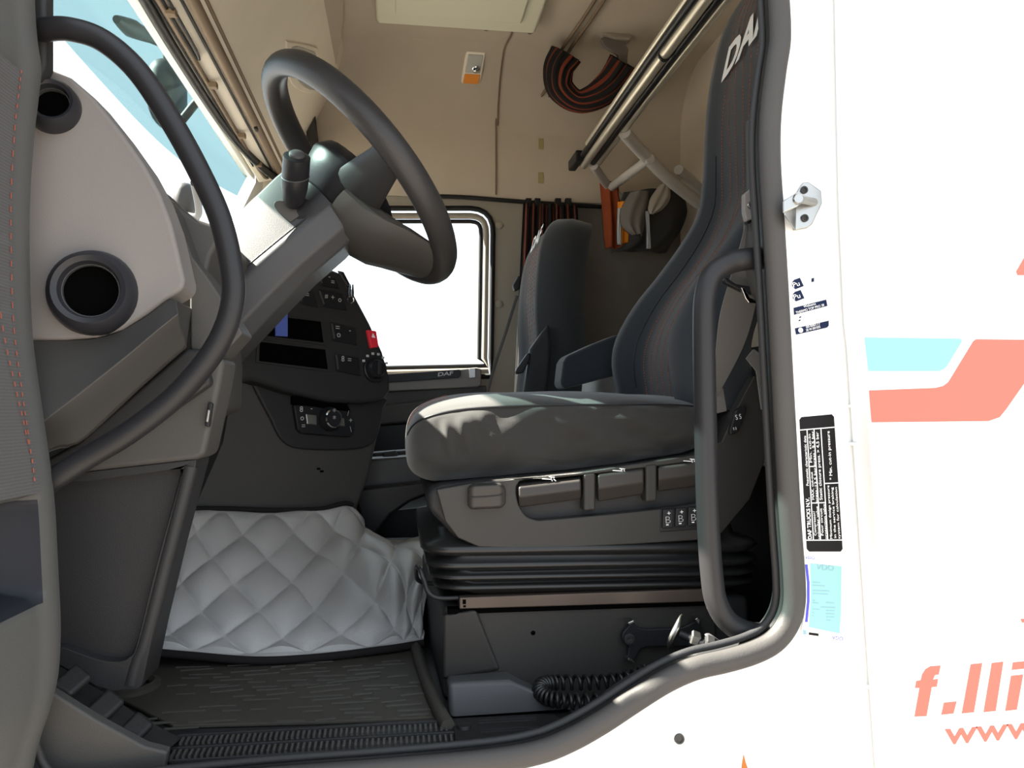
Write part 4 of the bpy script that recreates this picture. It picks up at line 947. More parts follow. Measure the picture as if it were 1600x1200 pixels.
# ================================================================== DRIVER BELT, PILLAR TRIM
pt = thing('belt_pillar', 'grey belt height adjuster on the door pillar', 'pillar trim', tuple(at(1185, 470, .09)))
slab('pillar_cover', [(1176, 180), (1200, 180), (1206, 470), (1196, 468), (1184, 455), (1178, 430), (1174, 390), (1172, 345), (1178, 290)], .092, 0.03, P_MID, pt, 0.006)
ad_ = slab('adjuster_plate', [(1163, 303), (1184, 286), (1186, 338), (1167, 346), (1163, 330)], .078, 0.012, P_LIGHT, pt, 0.002)
slab('adjuster_shadow', [(1184, 286), (1187, 285), (1189, 341), (1169, 350), (1167, 346), (1186, 338)], .084, 0.01, P_BLACK, pt, 0)
lathe('adjuster_bolt', [(0.0055, 0), (0.0055, .002), (0.004, 0.004), (0, 0.0045)], at(1172, 321, .078), (0, -1, 0), METAL, ad_, 16)
sb = thing('seat_belt', 'grey driver seat belt hanging beside the backrest', 'seat belt', tuple(at(1120, 680, .2)))
lft = [(1166, 345, .10), (1160, 372, .11), (1146, 420, .13), (1126, 490, .16), (1118, 560, .19), (1112, 640, .22)]
rgt = [(1182, 345, .10), (1186, 372, .11), (1190, 420, .12), (1180, 480, .15), (1160, 545, .18), (1115, 630, .22)]
LA, RA = spline([at(*p) for p in lft], 5), spline([at(*p) for p in rgt], 5); k_ = len(LA)
vs = LA + RA + [p + V((0, .0025, 0)) for p in LA] + [p + V((0, .0025, 0)) for p in RA]; fs = []
for a, b in ((0, 1), (1, 3), (3, 2), (2, 0)): fs += [(a * k_ + i, a * k_ + i + 1, b * k_ + i + 1, b * k_ + i) for i in range(k_ - 1)]
mk('webbing', vs, fs, BELT, sb)
slab('lap_webbing', [(1112, 612), (1130, 606), (1136, 642), (1112, 648)], .215, 0.003, BELT, sb, 0.001)
slab('anchor_webbing', [(1166, 560), (1178, 545), (1198, 560), (1215, 640), (1190, 640), (1182, 580)], .16, 0.004, BELT, sb, 0.001)
tg = slab('tongue_grip', [(1131, 435), (1136, 433), (1150, 443), (1172, 447), (1192, 455), (1190, 462), (1172, 458), (1160, 455), (1134, 442)], .115, 0.014, P_BLACK, sb, 0.004)
slab('tongue_plate', [(1158, 449), (1164, 450), (1172, 465), (1186, 468), (1187, 474), (1170, 473), (1165, 466)], .112, 0.006, CHROME, sb, 0.001)

# ================================================================== LOWER BUNK
bk = thing('lower_bunk', 'white sheeted bunk mattress behind the seats', 'bunk', (0.9, 1.1, 0))
box('bunk_base', (0.72, 0.15, 0.0), (1.14, 2.00, 0.36), P_DARK, bk, 0.01)
box('mattress', (0.70, 0.14, 0.36), (1.14, 2.01, 0.605), LINEN, bk, 0.03, 4)

# ================================================================== UPPER BUNK FRAME
ub = thing('upper_bunk', 'folded upper bunk frame with aluminium rails', 'bunk frame', (0.75, 1.1, 1.35))
r0 = at(912, 258, 1.90)
tube('front_rail', [r0, V((r0.x, 1.0, r0.z + .01)), V((r0.x + .01, 0.25, r0.z + .02))], 0.0155, ALU, ub, 14, 3)
lathe('rail_joint', [(0.0165, -.004), (0.0175, 0), (0.0165, .004)], V((r0.x, atz(1032, 90, r0.z).y, r0.z + .006)), (0, 1, 0), P_BLACK, ub, 16)
r1 = at(936, 246, 1.88) ; r1 = V((r0.x + .052, 1.88, r0.z + .006))
tube('rear_rail', [r1, V((r1.x, 1.0, r1.z + .01)), V((r1.x + .01, 0.25, r1.z + .02))], 0.013, ALU, ub, 12, 3)
tube('rail_gap', [V((r0.x + .027, 1.86, r0.z + .0)), V((r0.x + .027, 1.0, r0.z + .01)), V((r0.x + .037, 0.25, r0.z + .02))], 0.012, P_BLACK, ub, 10, 3)
r2 = V((r0.x - .028, 1.72, r0.z + .022))
tube('guard_rail', [r2, V((r2.x, 1.0, r2.z + .01)), V((r2.x + .01, 0.25, r2.z + .02))], 0.009, ALU, ub, 10, 3)
tube('guard_strap', [V((r2.x + .008, 1.9, r2.z - .01)), V((r2.x + .008, 1.0, r2.z)), V((r2.x + .015, 0.25, r2.z))], 0.012, P_BLACK, ub, 10, 3)
box('strap_end', tuple(r2 + V((-.02, 0.10, -.03))), tuple(r2 + V((.01, 0.24, .01))), P_BLACK, ub, 0.006)
t1 = [V((r1.x, 1.52, r1.z - .01)), atx(1003, 238, .84), atx(1045, 280, .97), atx(1092, 318, 1.13)]
tube('bunk_bracket', t1, 0.022, GREYTUBE, ub, 14, 6)
t2 = [V((r1.x - .02, 1.87, r0.z - .01)), atx(948, 288, .82), atx(968, 308, .88), atx(985, 318, .93)]
tube('bunk_bracket', t2, 0.017, GREYTUBE, ub, 12, 6)
tube('cross_bar', [t2[1] + V((.02, 0, -.01)), t1[1] + V((.03, 0, -.02))], 0.017, GREYTUBE, ub, 12, 1)
tube('bunk_bracket', [atx(1060, 265, 1.0), atx(1078, 280, 1.08), atx(1098, 300, 1.15)], 0.018, GREYTUBE, ub, 12, 4)

# ================================================================== CURTAINS
def curtain(name, label, x0, x1, y, z0, z1, folds, amp, parent=None):
    n_ = folds * 8
    def fn(s, t):
        pin = 0.85 + 0.15 * (t ** 0.8) if True else 1
        X = x0 + (x1 - x0) * (0.5 + (s - .5) * (0.80 + 0.32 * t))
        return V((X, y + amp * (0.6 + .5 * t) * math.sin(s * folds * 2 * math.pi + 1.2 * math.sin(t * 2.0 + s * 9)), z1 + (z0 - z1) * t))
    o = grid(name, fn, n_, 26, [CUR_K, CUR_R], None, thick=(0, 0.003, 0), ang=180, mfn=lambda i, j: 1 if (i % 8 == 3 or (i % 16 == 6)) else 0)
    return o
x0 = at(808, 330, 2.03).x; x1 = at(915, 330, 2.03).x
cz1 = at(860, 317, 2.03).z
c_ = curtain('side_curtain', '', x0, x1, 2.05, 0.30, cz1, 8, 0.018)
solo(c_, 'black and rust striped curtain hanging behind the passenger seat', 'curtain')
cr_ = thing('curtain_rail', 'thin black curtain rail above the passenger window', 'curtain rail', tuple(at(800, 315, 2.1)))
tube('track', [at(640, 306, WY - .022), at(720, 308, WY - .022), at(800, 314, WY - .025), at(870, 319, WY - .03), at(940, 323, WY - .02)], 0.009, RUB_BLK, cr_, 8, 4)
for u in (822, 836, 868, 884):
    box('glider', tuple(at(u, 322, 2.05)), tuple(at(u + 7, 312, 2.075)), RUB_BLK, cr_, 0.002)
# ceiling rail
cl = thing('roof_curtain_rail', 'brown double curtain rail curving along the roof', 'curtain rail', (0.6, 1.8, 1.8))
for off in (0, 0.03):
    p_ = [at(845, 152, 2.10) + V((off, -.01, 0)), V((0.585 + off, 2.02, 1.775)), V((0.60 + off, 1.88, 1.833)), V((0.63 + off, 1.60, 1.838)), V((0.66 + off, 1.2, 1.838))]
    tube('rail', p_, 0.006, BROWN, cl, 8, 5)
# tied bundle
def bundle(name, label, pts, rad):
    P_ = spline(pts, 8); T_, N_ = frames(P_); seg = 72; vs = []; fs = []; mi = []
    for i, p in enumerate(P_):
        b = T_[i].cross(N_[i]); f = i / (len(P_) - 1); rr_ = rad * (0.75 + 0.45 * abs(math.cos(f * math.pi * 1.0)) ** 1.2)
        for k in range(seg):
            a = 2 * math.pi * k / seg; rk = rr_ * (1 + 0.08 * math.sin(k * math.pi / 3 + f * 3) + 0.05 * math.sin(k * .9 + f * 9))
            vs.append(p + N_[i] * (math.cos(a + f * 1.2) * rk) + b * (math.sin(a + f * 1.2) * rk * .8))
    for i in range(len(P_) - 1):
        for k in range(seg):
            fs.append((i * seg + k, i * seg + (k + 1) % seg, (i + 1) * seg + (k + 1) % seg, (i + 1) * seg + k)); mi.append(1 if k % 7 == 2 or k % 12 == 7 else 0)
    fs += [tuple(range(seg)), tuple((len(P_) - 1) * seg + k for k in range(seg))]; mi += [0, 0]
    return solo(mk(name, vs, fs, [CUR_K, CUR_R], ang=180, midx=mi), label, 'curtain')
bundle('roof_curtain', 'black and rust curtain gathered and tied under the roof rail', [at(*p) for p in [(884, 84, 1.82), (873, 108, 1.84), (876, 138, 1.86), (902, 158, 1.86), (932, 150, 1.84), (958, 128, 1.80), (976, 98, 1.76)]], 0.052)
th = thing('curtain_holder', 'small beige holder with a grey tie strap near the roof', 'holder', tuple(at(965, 70, 1.72)))
slab('holder_pad', [(939, 44), (948, 41), (978, 46), (990, 54), (986, 62), (960, 60), (942, 52)], 1.74, 0.05, PILLAR, th, 0.008, 3)
slab('tie_strap', [(938, 60), (944, 57), (975, 65), (982, 75), (980, 105), (968, 102), (966, 85), (945, 72)], 1.75, 0.02, GREYFELT, th, 0.004)

# ================================================================== HANGING CLOTHES
def cloth(name, px, Y, m_, label, cat='jacket', amp=0.02, th_=0.02):
    """hanging garment: px rows of (v, uL, uR)"""
    rws = [(at(a, v, Y), at(b, v, Y)) for v, a, b in px]
    Ls, Rs = spline([r_[0] for r_ in rws], 5), spline([r_[1] for r_ in rws], 5)
    n1 = len(Ls) - 1
    def fn(s, t):
        i = t * n1; j = min(int(i), n1 - 1); f = i - j
        a = Ls[j].lerp(Ls[j + 1], f); b = Rs[j].lerp(Rs[j + 1], f)
        p = a.lerp(b, s); return p + V((0, -th_ * math.sin(math.pi * s) + amp * math.sin(s * 13 + t * 3) * (0.3 + t * .7), 0))
    return grid(name, fn, 30, 24, m_, None, thick=(0, 0.012, 0), ang=180)
j1 = cloth('work_jacket', [(285, 938, 966), (320, 942, 972), (360, 945, 980), (388, 947, 985)], 2.06, JACK_R, '')
solo(j1, 'rust red jacket hanging at the left end below the bunk rail', 'jacket')
j2 = thing('safety_vest', 'orange safety vest with reflective strip hanging below the bunk rail', 'vest', tuple(at(972, 385, 2.02)))
par(cloth('vest_cloth', [(315, 966, 987), (345, 967, 987), (380, 968, 986)], 1.985, JACK_O, '', amp=.008, th_=.01), j2)
par(cloth('reflective_strip', [(325, 966, 972), (355, 965, 971), (382, 965, 971)], 1.97, REFL, '', amp=.002, th_=.004), j2)
j3 = thing('dark_jacket', 'dark grey jacket with pale edging hanging below the bunk bracket', 'jacket', tuple(at(1010, 392, 1.98)))
par(cloth('jacket_body', [(300, 975, 1068), (330, 968, 1075), (360, 972, 1065), (380, 976, 1050), (395, 955, 1040)], 1.98, JACK_G, '', amp=.02, th_=.05), j3)
par(cloth('jacket_hood', [(300, 985, 1015), (325, 972, 1014), (350, 972, 1008), (368, 988, 1003)], 1.92, GREYFELT, '', amp=.008, th_=.03), j3)
par(cloth('pale_edging', [(330, 1009, 1014), (360, 1011, 1016), (388, 1011, 1017)], 1.90, REFL, '', amp=.003, th_=.003), j3)
par(cloth('checked_lining', [(288, 1032, 1046), (308, 1018, 1048), (325, 1014, 1038), (334, 1016, 1022)], 1.88, PILLAR, '', amp=.006, th_=.01), j3)

# ================================================================== CEILING FITTINGS
rh = thing('roof_hatch', 'cream roof hatch set into the headliner', 'roof hatch', (0.2, 1.3, 1.8))
box('hatch_frame', (-0.085, 0.95, 1.812), (0.475, 1.715, 1.85), CREAM, rh, 0.015, 3)
box('hatch_panel', (-0.02, 1.0, 1.800), (0.41, 1.62, 1.815), CREAM, rh, 0.012, 3)
lm = thing('cab_lamp', 'small ceiling lamp with an amber lens', 'lamp', tuple(at(738, 118, 2.06)))
lc = at(738, 98, 2.05); 
ln = V((0, -0.75, -0.66)).normalized(); lu = V((0, -0.66, 0.75)).normalized()
# settle the lamp on the cove surface
best = min((( (WY - .25 + .25 * math.cos(a)) , 1.6 + .25 * math.sin(a), a) for a in [i * .01 for i in range(158)]), key=lambda q: abs((640 - 98) / FPX * ((q[0] - CAM.y)) - (q[1] - CAM.z)))
lc = at(738, 98, best[0]); rv = V((0, lc.y - (WY - .262), lc.z - 1.6)); lc = V((lc.x, WY - .262, 1.6)) + rv.normalized() * .249; a_ = math.atan2(rv.z, rv.y); ln = V((0, -math.cos(a_), -math.sin(a_))); lu = V((0, -math.sin(a_), math.cos(a_)))
def lq(dx, du, dn=0): return lc + V((dx, 0, 0)) + lu * du + ln * dn
def lplate(nm, pts, d0, d1, m_, par_, bv):
    vs, fs = prism([lq(a, b, d0) for a, b in pts], ln * (d1 - d0)); return mk(nm, vs, fs, m_, par_, bv, 3)
lplate('lamp_body', [(-.042, -.075), (.036, -.075), (.046, .075), (-.030, .075)], -.004, .010, BEIGE2, lm, 0.006)
lplate('spot_lens', [(-.028, -.02), (.030, -.02), (.036, .06), (-.022, .06)], .008, .014, LENS, lm, 0.004)
lplate('amber_lens', [(-.034, -.068), (.028, -.068), (.032, -.026), (-.030, -.026)], .008, .015, AMBER, lm, 0.004)
lathe('spot_reflector', [(.016, 0), (.016, .008), (.010, .012), (0, .012)], lq(.012, .0, .012), ln, CHROME, lm, 16)

# ================================================================== DRIVER DOOR (open, at the left edge)
dd = thing('door_1', 'open driver door with grey trim and stitched fabric insert', 'door', (-0.45, -0.4, -0.1), kind='structure')
sil = [(50, -120), (52, 0), (56, 60), (62, 105), (58, 150), (50, 220), (44, 320), (44, 420), (48, 520), (58, 600), (68, 670), (78, 740), (84, 800), (88, 880), (92, 960), (92, 1010), (88, 1060), (76, 1110), (62, 1150), (50, 1200), (40, 1260)]
sp3 = spline([at(u, v, -0.005) for u, v in sil], 5)
NP = len(sp3) - 1
def vof(t): return -120 + 1380 * t
svs = spline([V((v, 0, 0)) for u, v in sil], 5)
def dpt(s, t):
    i = t * NP; j = min(int(i), NP - 1); f = i - j; p = sp3[j].lerp(sp3[j + 1], f); vv = svs[j].lerp(svs[j + 1], f).x
    y = -0.9 * s ** 1.5
    e = 0.035 * math.exp(-((-y) / 0.018))           # rounded hinge edge
    x = p.x - 0.03 * 0 - e * 0.0
    dn = 0.0
    if 772 < vv < 922 and y < -0.045:
        dn = -0.05 * min(1, (-y - 0.045) / .008) * min(1, (vv - 772) / 8) * min(1, (922 - vv) / 14)
    out = 0.012 * math.sin(min(1, -y / .05) * math.pi) if y > -.05 else 0
    return V((x + dn + out * .4 - 0.02 * (1 - math.exp(y / .3)), y, p.z))
grid('door_trim', dpt, 60, 150, [P_DOOR, P_POCK_SHADE], dd, thick=(-0.07, 0, 0), ang=60, mfn=lambda i, j: 1 if (0.9 * ((i + .5) / 60) ** 1.5 > 0.047 and 774 < svs[min(int((j + .5) / 150 * NP), NP)].x < 918) else 0)
def fpt(s, t):
    v0, v1 = 135 + 0 * s, 768
    tt = (120 + v0 + (v1 - v0) * t) / 1380
    # fabric begins further from the hinge high up, closer low down
    lo = 0.052 + 0.004 * math.cos(t * 3)
    y = -(lo + (0.85 - lo) * s)
    k = min(range(NP + 1), key=lambda q: abs(svs[q].x - (v0 + (v1 - v0) * t))); p = sp3[k]
    return V((p.x + 0.008 - 0.02 * (1 - math.exp(y / .3)), y, p.z))
grid('fabric_insert', fpt, 30, 60, DOORF, dd, thick=(-0.02, 0, 0))
pr = []
for k, y0 in ((0, -.068), (1, -.090)):
    pts = [fpt(0, j / 120) for j in range(118)]
    for j in range(0, 117):
        t = j / 117
        yy = -(0.062 if k == 0 else 0.060 + 0.09 * abs(t - .95) )
        a = V((pts[j].x + .001, yy, pts[j].z)); b = V((pts[j + 1].x + .001, yy, pts[j + 1].z)); pr.append(tube_data([a, a.lerp(b, .45)], 0.0008, 5))
joined('door_stitching', pr, DULLRED, dd, 'stuff', smooth=False)

# ================================================================== EXTERIOR RIGHT SIDE
sf = thing('side_fairing', 'white side fairing panel with cyan and red livery', 'fairing', (1.4, -0.03, -0.4))
FY = -0.055
fo = [at(u, v, FY) for u, v in [(1328, -260), (1332, 0), (1338, 300), (1347, 500), (1352, 540), (1360, 660), (1372, 840), (1386, 1050), (1398, 1220), (1404, 1320)]]
ft = [V((2.4, FY, fo[-1].z)), V((2.4, FY, fo[0].z))]
vs, fs = prism(fo + ft, (0, 0.05, 0)); mk('fairing_panel', vs, fs, WHITE, sf, 0.006, 3)
def decal(name, px, m_, par_, Y=FY - 0.0006, rnd=0):
    vs, fs = prism([at(u, v, Y) for u, v in px], (0, 0.0004, 0)); return mk(name, vs, fs, m_, par_, smooth=False)
decal('cyan_stripe', [(1351, 527), (1500, 529), (1503, 531), (1503, 534), (1480, 572), (1475, 577), (1467, 580), (1357, 580)], DEC_C, sf)
decal('red_stripe', [(1358, 610), (1462, 606), (1474, 603), (1482, 597), (1521, 533), (1525, 530), (1640, 531), (1628, 560), (1572, 640), (1562, 652), (1545, 658), (1362, 660)], DEC_R, sf)
decal('red_stripe', [(1590, 430), (1588, 424), (1603, 398), (1640, 396), (1640, 430)], DEC_R, sf)
decal('red_stripe', [(1595, 967), (1640, 964), (1640, 971), (1597, 973)], DEC_R, sf)
decal('letter_f', [(1429, 1120), (1437, 1075), (1430, 1075), (1432, 1064), (1439, 1063), (1441, 1054), (1446, 1046), (1454, 1041), (1470, 1040), (1467, 1054), (1461, 1055), (1458, 1062), (1466, 1061), (1464, 1073), (1456, 1074), (1448, 1119)], DEC_R, sf)
decal('letter_dot', [(1471, 1117), (1475, 1098), (1495, 1096), (1490, 1115)], DEC_R, sf)
decal('letter_l', [(1503, 1115), (1517, 1038), (1535, 1036), (1522, 1113)], DEC_R, sf)
decal('letter_l', [(1537, 1113), (1550, 1036), (1568, 1034), (1556, 1111)], DEC_R, sf)
decal('letter_i', [(1571, 1111), (1580, 1056), (1599, 1054), (1589, 1109)], DEC_R, sf)
decal('letter_i_dot', [(1581, 1047), (1583, 1035), (1603, 1033), (1600, 1045)], DEC_R, sf)
ptext('fairing_lettering', 'www', (1477, 1163), (1624, 1151), 25, FY - .0006, DEC_R, sf, bold=0.015, shear=0.05)
for lab, v0 in (('white upper fairing hinge beside the red stripe', 630), ('white lower fairing hinge beside the large red lettering', 1015)):
    du = 0 if v0 < 800 else 29
    h = thing('fairing_hinge', lab, 'hinge', tuple(at(1345 + du, v0 + 60, -.01)), 'fairing hinges')
    slab('hinge_plate', [(1348 + du, v0 + 8), (1372 + du, v0 + 8), (1374 + du, v0 + 60), (1350 + du, v0 + 60)], -.010, 0.012, WHITE, h, 0.003)
    for dv in (2, 62):
        slab('hinge_pin', [(1336 + du, v0 + dv), (1366 + du, v0 + dv - 4), (1366 + du, v0 + dv + 2), (1336 + du, v0 + dv + 5)], -.022, 0.02, WHITE, h, 0.002)
    slab('hinge_slot', [(1353 + du, v0 + 26), (1359 + du, v0 + 26), (1360 + du, v0 + 40), (1354 + du, v0 + 40)], -.0115, 0.003, BROWN, h, 0)
# stickers
def sticker(name, label, px, m_, Y=-0.0008, rnd=0):
    t = thing(name, label, 'sticker', tuple(at(*px[-1], 0)))
    decal('film', px, m_, t, Y); return t
SYK = -0.0014
for i, (dy, lab) in enumerate(((0, 'upper small round-ended sticker below the door striker'), (19, 'lower small round-ended sticker below the door striker'))):
    t = sticker('oval_sticker', lab, [(1240, 437 + dy), (1292, 422 + dy), (1294, 436 + dy), (1242, 453 + dy), (1237, 445 + dy)], STK_W)
    dx = 0
    decal('sticker_tab', [(1241 + i, 437 + dy), (1250 + i, 434 + dy), (1256 + i, 447 + dy), (1243 + i, 452 + dy), (1238 + i, 447 + dy), (1238 + i, 441 + dy)], STK_N, t, SYK)
    ptext('sticker_lettering', 'Pu', (1240 + i, 449 + dy), (1250 + i, 446 + dy), 8, SYK - .0006, PRINT_W, t)
    if i == 0: decal('sticker_mark', [(1268, 435), (1272, 434), (1272, 440), (1268, 441)], STK_N, t, SYK)
t = sticker('heater_sticker', 'white and navy heater type plate sticker on the pillar', [(1240, 481), (1291, 468), (1294, 472), (1295, 508), (1292, 512), (1244, 523), (1241, 520)], STK_W)
decal('sticker_band', [(1240, 481), (1291, 468), (1293, 478), (1241, 492)], STK_N, t, SYK)
decal('sticker_band', [(1242, 513), (1295, 501), (1295, 509), (1292, 512), (1244, 523)], STK_N, t, SYK)
ptext('sticker_lettering', 'Webasto', (1256, 481), (1275, 476), 4, SYK - .0006, PRINT_W, t)
ptext('sticker_lettering', 'THERMO TOP PRO 38', (1244, 490.5), (1288, 478), 4, SYK - .0006, PRINT_W, t)
lathe('sticker_dot', [(0.0036, 0), (0.0036, .0003), (0, .0003)], at(1251, 516, SYK - .0006), (0, -1, 0), PRINT_W, t, 14)
for k in range(2): ptext('sticker_lettering', '00·000177' if k else '30 W-001035', (1260, 518 - 5 * k), (1282, 512 - 5 * k), 4, SYK - .0006, PRINT_W, t)
for a, b in ((1249, 497), (1248, 502)): decal('sticker_mark', [(a, b - 2), (a + 3, b - 3), (a + 3, b - 1), (a, b)], STK_N, t, SYK)
# large black pneumatic data label (text runs upwards)
Qa, Qb, Qc, Qd = (1249, 652), (1303, 647), (1317, 862), (1261, 862)
def lq2(a, b):  # a across 0..1, b down 0..1
    x0 = Qa[0] + (Qd[0] - Qa[0]) * b; y0 = Qa[1] + (Qd[1] - Qa[1]) * b; x1 = Qb[0] + (Qc[0] - Qb[0]) * b; y1 = Qb[1] + (Qc[1] - Qb[1]) * b
    return (x0 + (x1 - x0) * a, y0 + (y1 - y0) * a)
t = sticker('data_label', 'tall black technical data label on the white pillar', [lq2(*q) for q in ((.06, 0), (.94, 0), (1, .02), (1, .98), (.94, 1), (.06, 1), (0, .98), (0, .02))], STK_K)
def lline(a0, b0, a1, b1, w_=.012, wv=.0035):
    if abs(a0 - a1) < 1e-6: px = [lq2(a0 - w_, b0), lq2(a0 + w_, b0), lq2(a0 + w_, b1), lq2(a0 - w_, b1)]
    else: px = [lq2(a0, b0 - wv), lq2(a1, b0 - wv), lq2(a1, b0 + wv), lq2(a0, b0 + wv)]
    decal('label_rule', px, PRINT_W, t, SYK)
lline(0, .095, 1, .095); lline(0, .915, 1, .915)
lline(.20, .095, .20, .915); lline(.40, .095, .40, .915); lline(.60, .095, .60, .915)
lline(.20, .37, .40, .37); lline(.20, .64, .60, .64); lline(.60, .50, 1, .50)
def ltext(s, a, b0, b1, h, bold=0.0):
    p, q = lq2(a, b0), lq2(a, b1); ptext('label_lettering', s, p, q, h, SYK - .0006, PRINT_W, t, bold=bold)
ltext('DAF TRUCKS N.V.', .15, .905, .60, 6.5, 0.02); ltext('Pneumatic characteristic data', .16, .51, .14, 4.5)
ltext('Compressor/', .29, .88, .70, 4); ltext('unloader valve', .385, .905, .665, 4)
ltext('MAX. cut-out', .29, .615, .41, 4); ltext('press.:12,5 bar', .385, .635, .38, 4)
ltext('Min. cut-in', .29, .34, .13, 4); ltext('press.: 9,5 bar', .385, .365, .11, 4)
ltext('Four circuit', .49, .88, .68, 4); ltext('protection valve', .585, .905, .65, 4)
ltext('Static closure press. > 4,5 bar', .52, .62, .12, 5)
ltext('Minimum design pressure', .73, .905, .515, 4); ltext('in the service braking', .84, .90, .53, 4); ltext('system for calculation', .95, .905, .53, 4)
ltext('* Min. cut-in pressure', .84, .475, .12, 5.5)
# tachograph sticker
t = thing('tachograph_label', 'aqua and white calibration label below the black data label', 'sticker', tuple(at(1285, 1010, 0)))
vs, fs = prism([at(u, v, -.003) for u, v in [(1255, 872), (1318, 880), (1320, 900), (1324, 945), (1320, 985), (1319, 1010), (1290, 1003), (1253, 996), (1252, 985), (1257, 960), (1257, 930)]], (0, 0.0025, 0)); mk('label_holder', vs, fs, STK_W, t, 0.0006)
decal('blue_stripe', [(1258, 882), (1262, 882), (1265, 910), (1265, 940), (1262, 972), (1258, 972), (1261, 940), (1261, 910)], STK_B, t, -.0034)
decal('paper', [(1266, 880), (1315, 885), (1314, 960), (1312, 990), (1264, 980), (1267, 930)], STK_A, t, -.0034)
ptext('label_lettering', 'VDO', (1276, 890), (1303, 892), 9, -.004, STK_T, t)
ptext('label_lettering', 'VDO', (1258, 873), (1273, 874), 5, -.0036, STK_B, t)
ptext('label_lettering', 'VDO', (1300, 999), (1317, 1001), 6, -.0036, STK_B, t)
for u0, u1, v_ in ((1270, 1282, 909), (1270, 1289, 914), (1270, 1296, 922), (1270, 1294, 927), (1270, 1274, 937), (1270, 1279, 941), (1291, 1304, 941), (1283, 1305, 948), (1270, 1281, 951), (1291, 1304, 953), (1291, 1304, 958), (1291, 1304, 963), (1291, 1299, 968), (1270, 1272, 956), (1270, 1272, 961)):
    decal('print_line', [(u0, v_), (u1, v_ + 1), (u1, v_ + 2.4), (u0, v_ + 1.4)], STK_T, t, -.0038)
decal('stamp', [(1264, 988), (1279, 990), (1279, 994), (1264, 992)], STK_K, t, -.0034)
decal('stamp', [(1255, 984), (1260, 985), (1260, 992), (1255, 991)], STK_T, t, -.0034)
# striker
stt = thing('door_striker', 'steel door striker bracket on the white pillar', 'striker', tuple(at(1255, 360, 0)))
slab('striker_plate', [(1241, 360), (1243, 305), (1256, 284), (1264, 284), (1284, 298), (1285, 318), (1270, 350), (1262, 356)], -.006, 0.006, METAL, stt, 0.002)
vs = [at(1241, 360, -.006), at(1243, 305, -.006), at(1224, 318, -.04), at(1225, 336, -.04)]
vs2, fs = prism(vs, (0.003, 0.001, 0)); mk('striker_wing', vs2, fs, METAL, stt, 0.001)
slab('striker_arm', [(1224, 314), (1246, 300), (1254, 305), (1253, 316), (1246, 323), (1224, 333)], -.042, 0.004, METAL, stt, 0.002, 3)
tube('striker_pin', [at(1250, 311, -.042), at(1272, 316, -.008)], 0.0055, METAL, stt, 14, 1)
lathe('pin_head', [(0.0, .003), (.006, .003), (.008, 0)], at(1247, 311, -.043), (-.2, -1, 0), METAL, stt, 16)
for u, v in ((1256, 297), (1257, 341)):
    s_ = lathe('striker_screw', [(0.0055, 0), (0.0055, .002), (0.003, .0025), (0.0025, 0.0012), (0, .001)], at(u, v, -.006), (0, -1, 0), P_DARK, stt, 16)
# plug and rust streak
pl_ = lathe('body_plug', [(0.0072, 0), (0.0070, .003), (0.005, .003), (0.004, .001), (0, .001)], at(1061, 1154, 0), (0, -1, 0), RUBBER, None, 20)
solo(pl_, 'small grey rubber plug in the white lower body panel', 'plug')
solo(decal('rust_streak', [(1162, 1178), (1165, 1190), (1170, 1205), (1158, 1205), (1160, 1190)], RUST, None, -.0008), 'small orange rust streak on the white lower panel', 'stain')

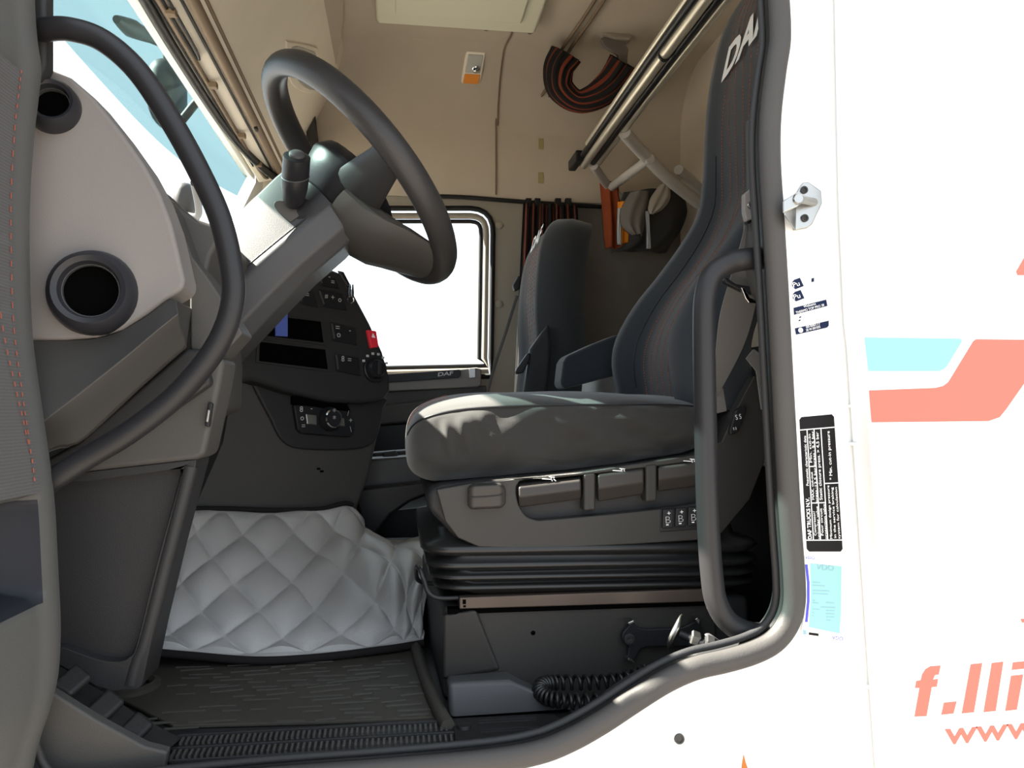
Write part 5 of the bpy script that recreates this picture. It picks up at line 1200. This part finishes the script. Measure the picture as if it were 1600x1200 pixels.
# ================================================================== CLUTTER BY THE SEAT BASE
fb = thing('extinguisher_bracket', 'black wall bracket screwed to the seat base', 'bracket', tuple(at(1040, 1030, .25)))
slab('bracket_plate', spl2([(976, 985), (984, 976), (982, 971), (989, 969), (993, 977), (1006, 983), (1040, 982), (1065, 981), (1085, 972), (1096, 970), (1096, 1005), (1070, 1010), (1010, 1011), (998, 1020), (992, 1030), (984, 1032), (980, 1024), (983, 1012), (974, 1003), (972, 993)], 2), .236, 0.01, P_BLACK, fb, 0.002)
for a in ([(981, 973), (990, 969), (991, 973), (983, 977)], [(982, 1028), (992, 1034), (991, 1036), (981, 1032)], [(1086, 968), (1090, 965), (1094, 969), (1092, 976)]):
    slab('bracket_clip', a, .218, 0.02, METAL, fb, 0.001)
lathe('bracket_screw', [(0.009, 0), (0.009, .003), (0.004, .004), (0, .002)], at(983, 998, .236), (0, -1, 0), P_DARK, fb, 16)
ra_ = thing('clamp_handle', 'silver clamp handle on a threaded stem', 'handle', tuple(at(1100, 1015, .1)))
loft('handle_head', [[at(u, v, y) for u, v, y in r_] for r_ in ([(1062, 958, .115), (1068, 957, .115), (1069, 958, .125), (1063, 959, .125)], [(1053, 975, .10), (1066, 972, .10), (1066, 974, .13), (1054, 977, .13)], [(1044, 990, .095), (1063, 987, .10), (1064, 989, .135), (1046, 992, .135)], [(1040, 1003, .10), (1055, 1002, .10), (1056, 1004, .13), (1042, 1005, .13)], [(1041, 1016, .11), (1047, 1018, .11), (1048, 1018, .12), (1042, 1016, .12)])], METAL, ra_, sub=1)
tube('stem', [at(1063, 990, .11), at(1080, 998, .10), at(1100, 1006, .09)], 0.006, P_BLACK, ra_, 12, 2)
lathe('stem_nut', [(.010, -.006), (.012, -.004), (.012, .006), (.010, .008)], at(1084, 998, .10), V((1, -.2, -.35)), METAL, ra_, 6)
lathe('stem_nut', [(.012, -.006), (.014, -.004), (.014, .006), (.012, .008)], at(1106, 1007, .088), V((1, -.2, -.35)), P_DARK, ra_, 6)
slab('stem_base', [(1110, 998), (1118, 996), (1150, 1018), (1112, 1022)], .085, 0.03, P_COL, ra_, 0.004)
# coiled hose
hz = [at(*p) for p in [(1010, 1050, .20), (970, 1062, .20), (920, 1066, .20), (870, 1066, .195), (848, 1070, .185), (845, 1082, .17), (862, 1092, .155), (900, 1096, .145), (950, 1094, .14)]]
path = spline(hz, 60); T_, N_ = frames(path); coil = []
for i, p in enumerate(path):
    b = T_[i].cross(N_[i]); a = i * 0.40
    coil.append(p + N_[i] * (math.cos(a) * .0100) + b * (math.sin(a) * .0100))
vs, fs = tube_data(coil, 0.0031, 6)
solo(mk('coiled_hose', vs, fs, BELLOW, ang=180), 'black coiled air hose lying beside the seat base', 'hose')
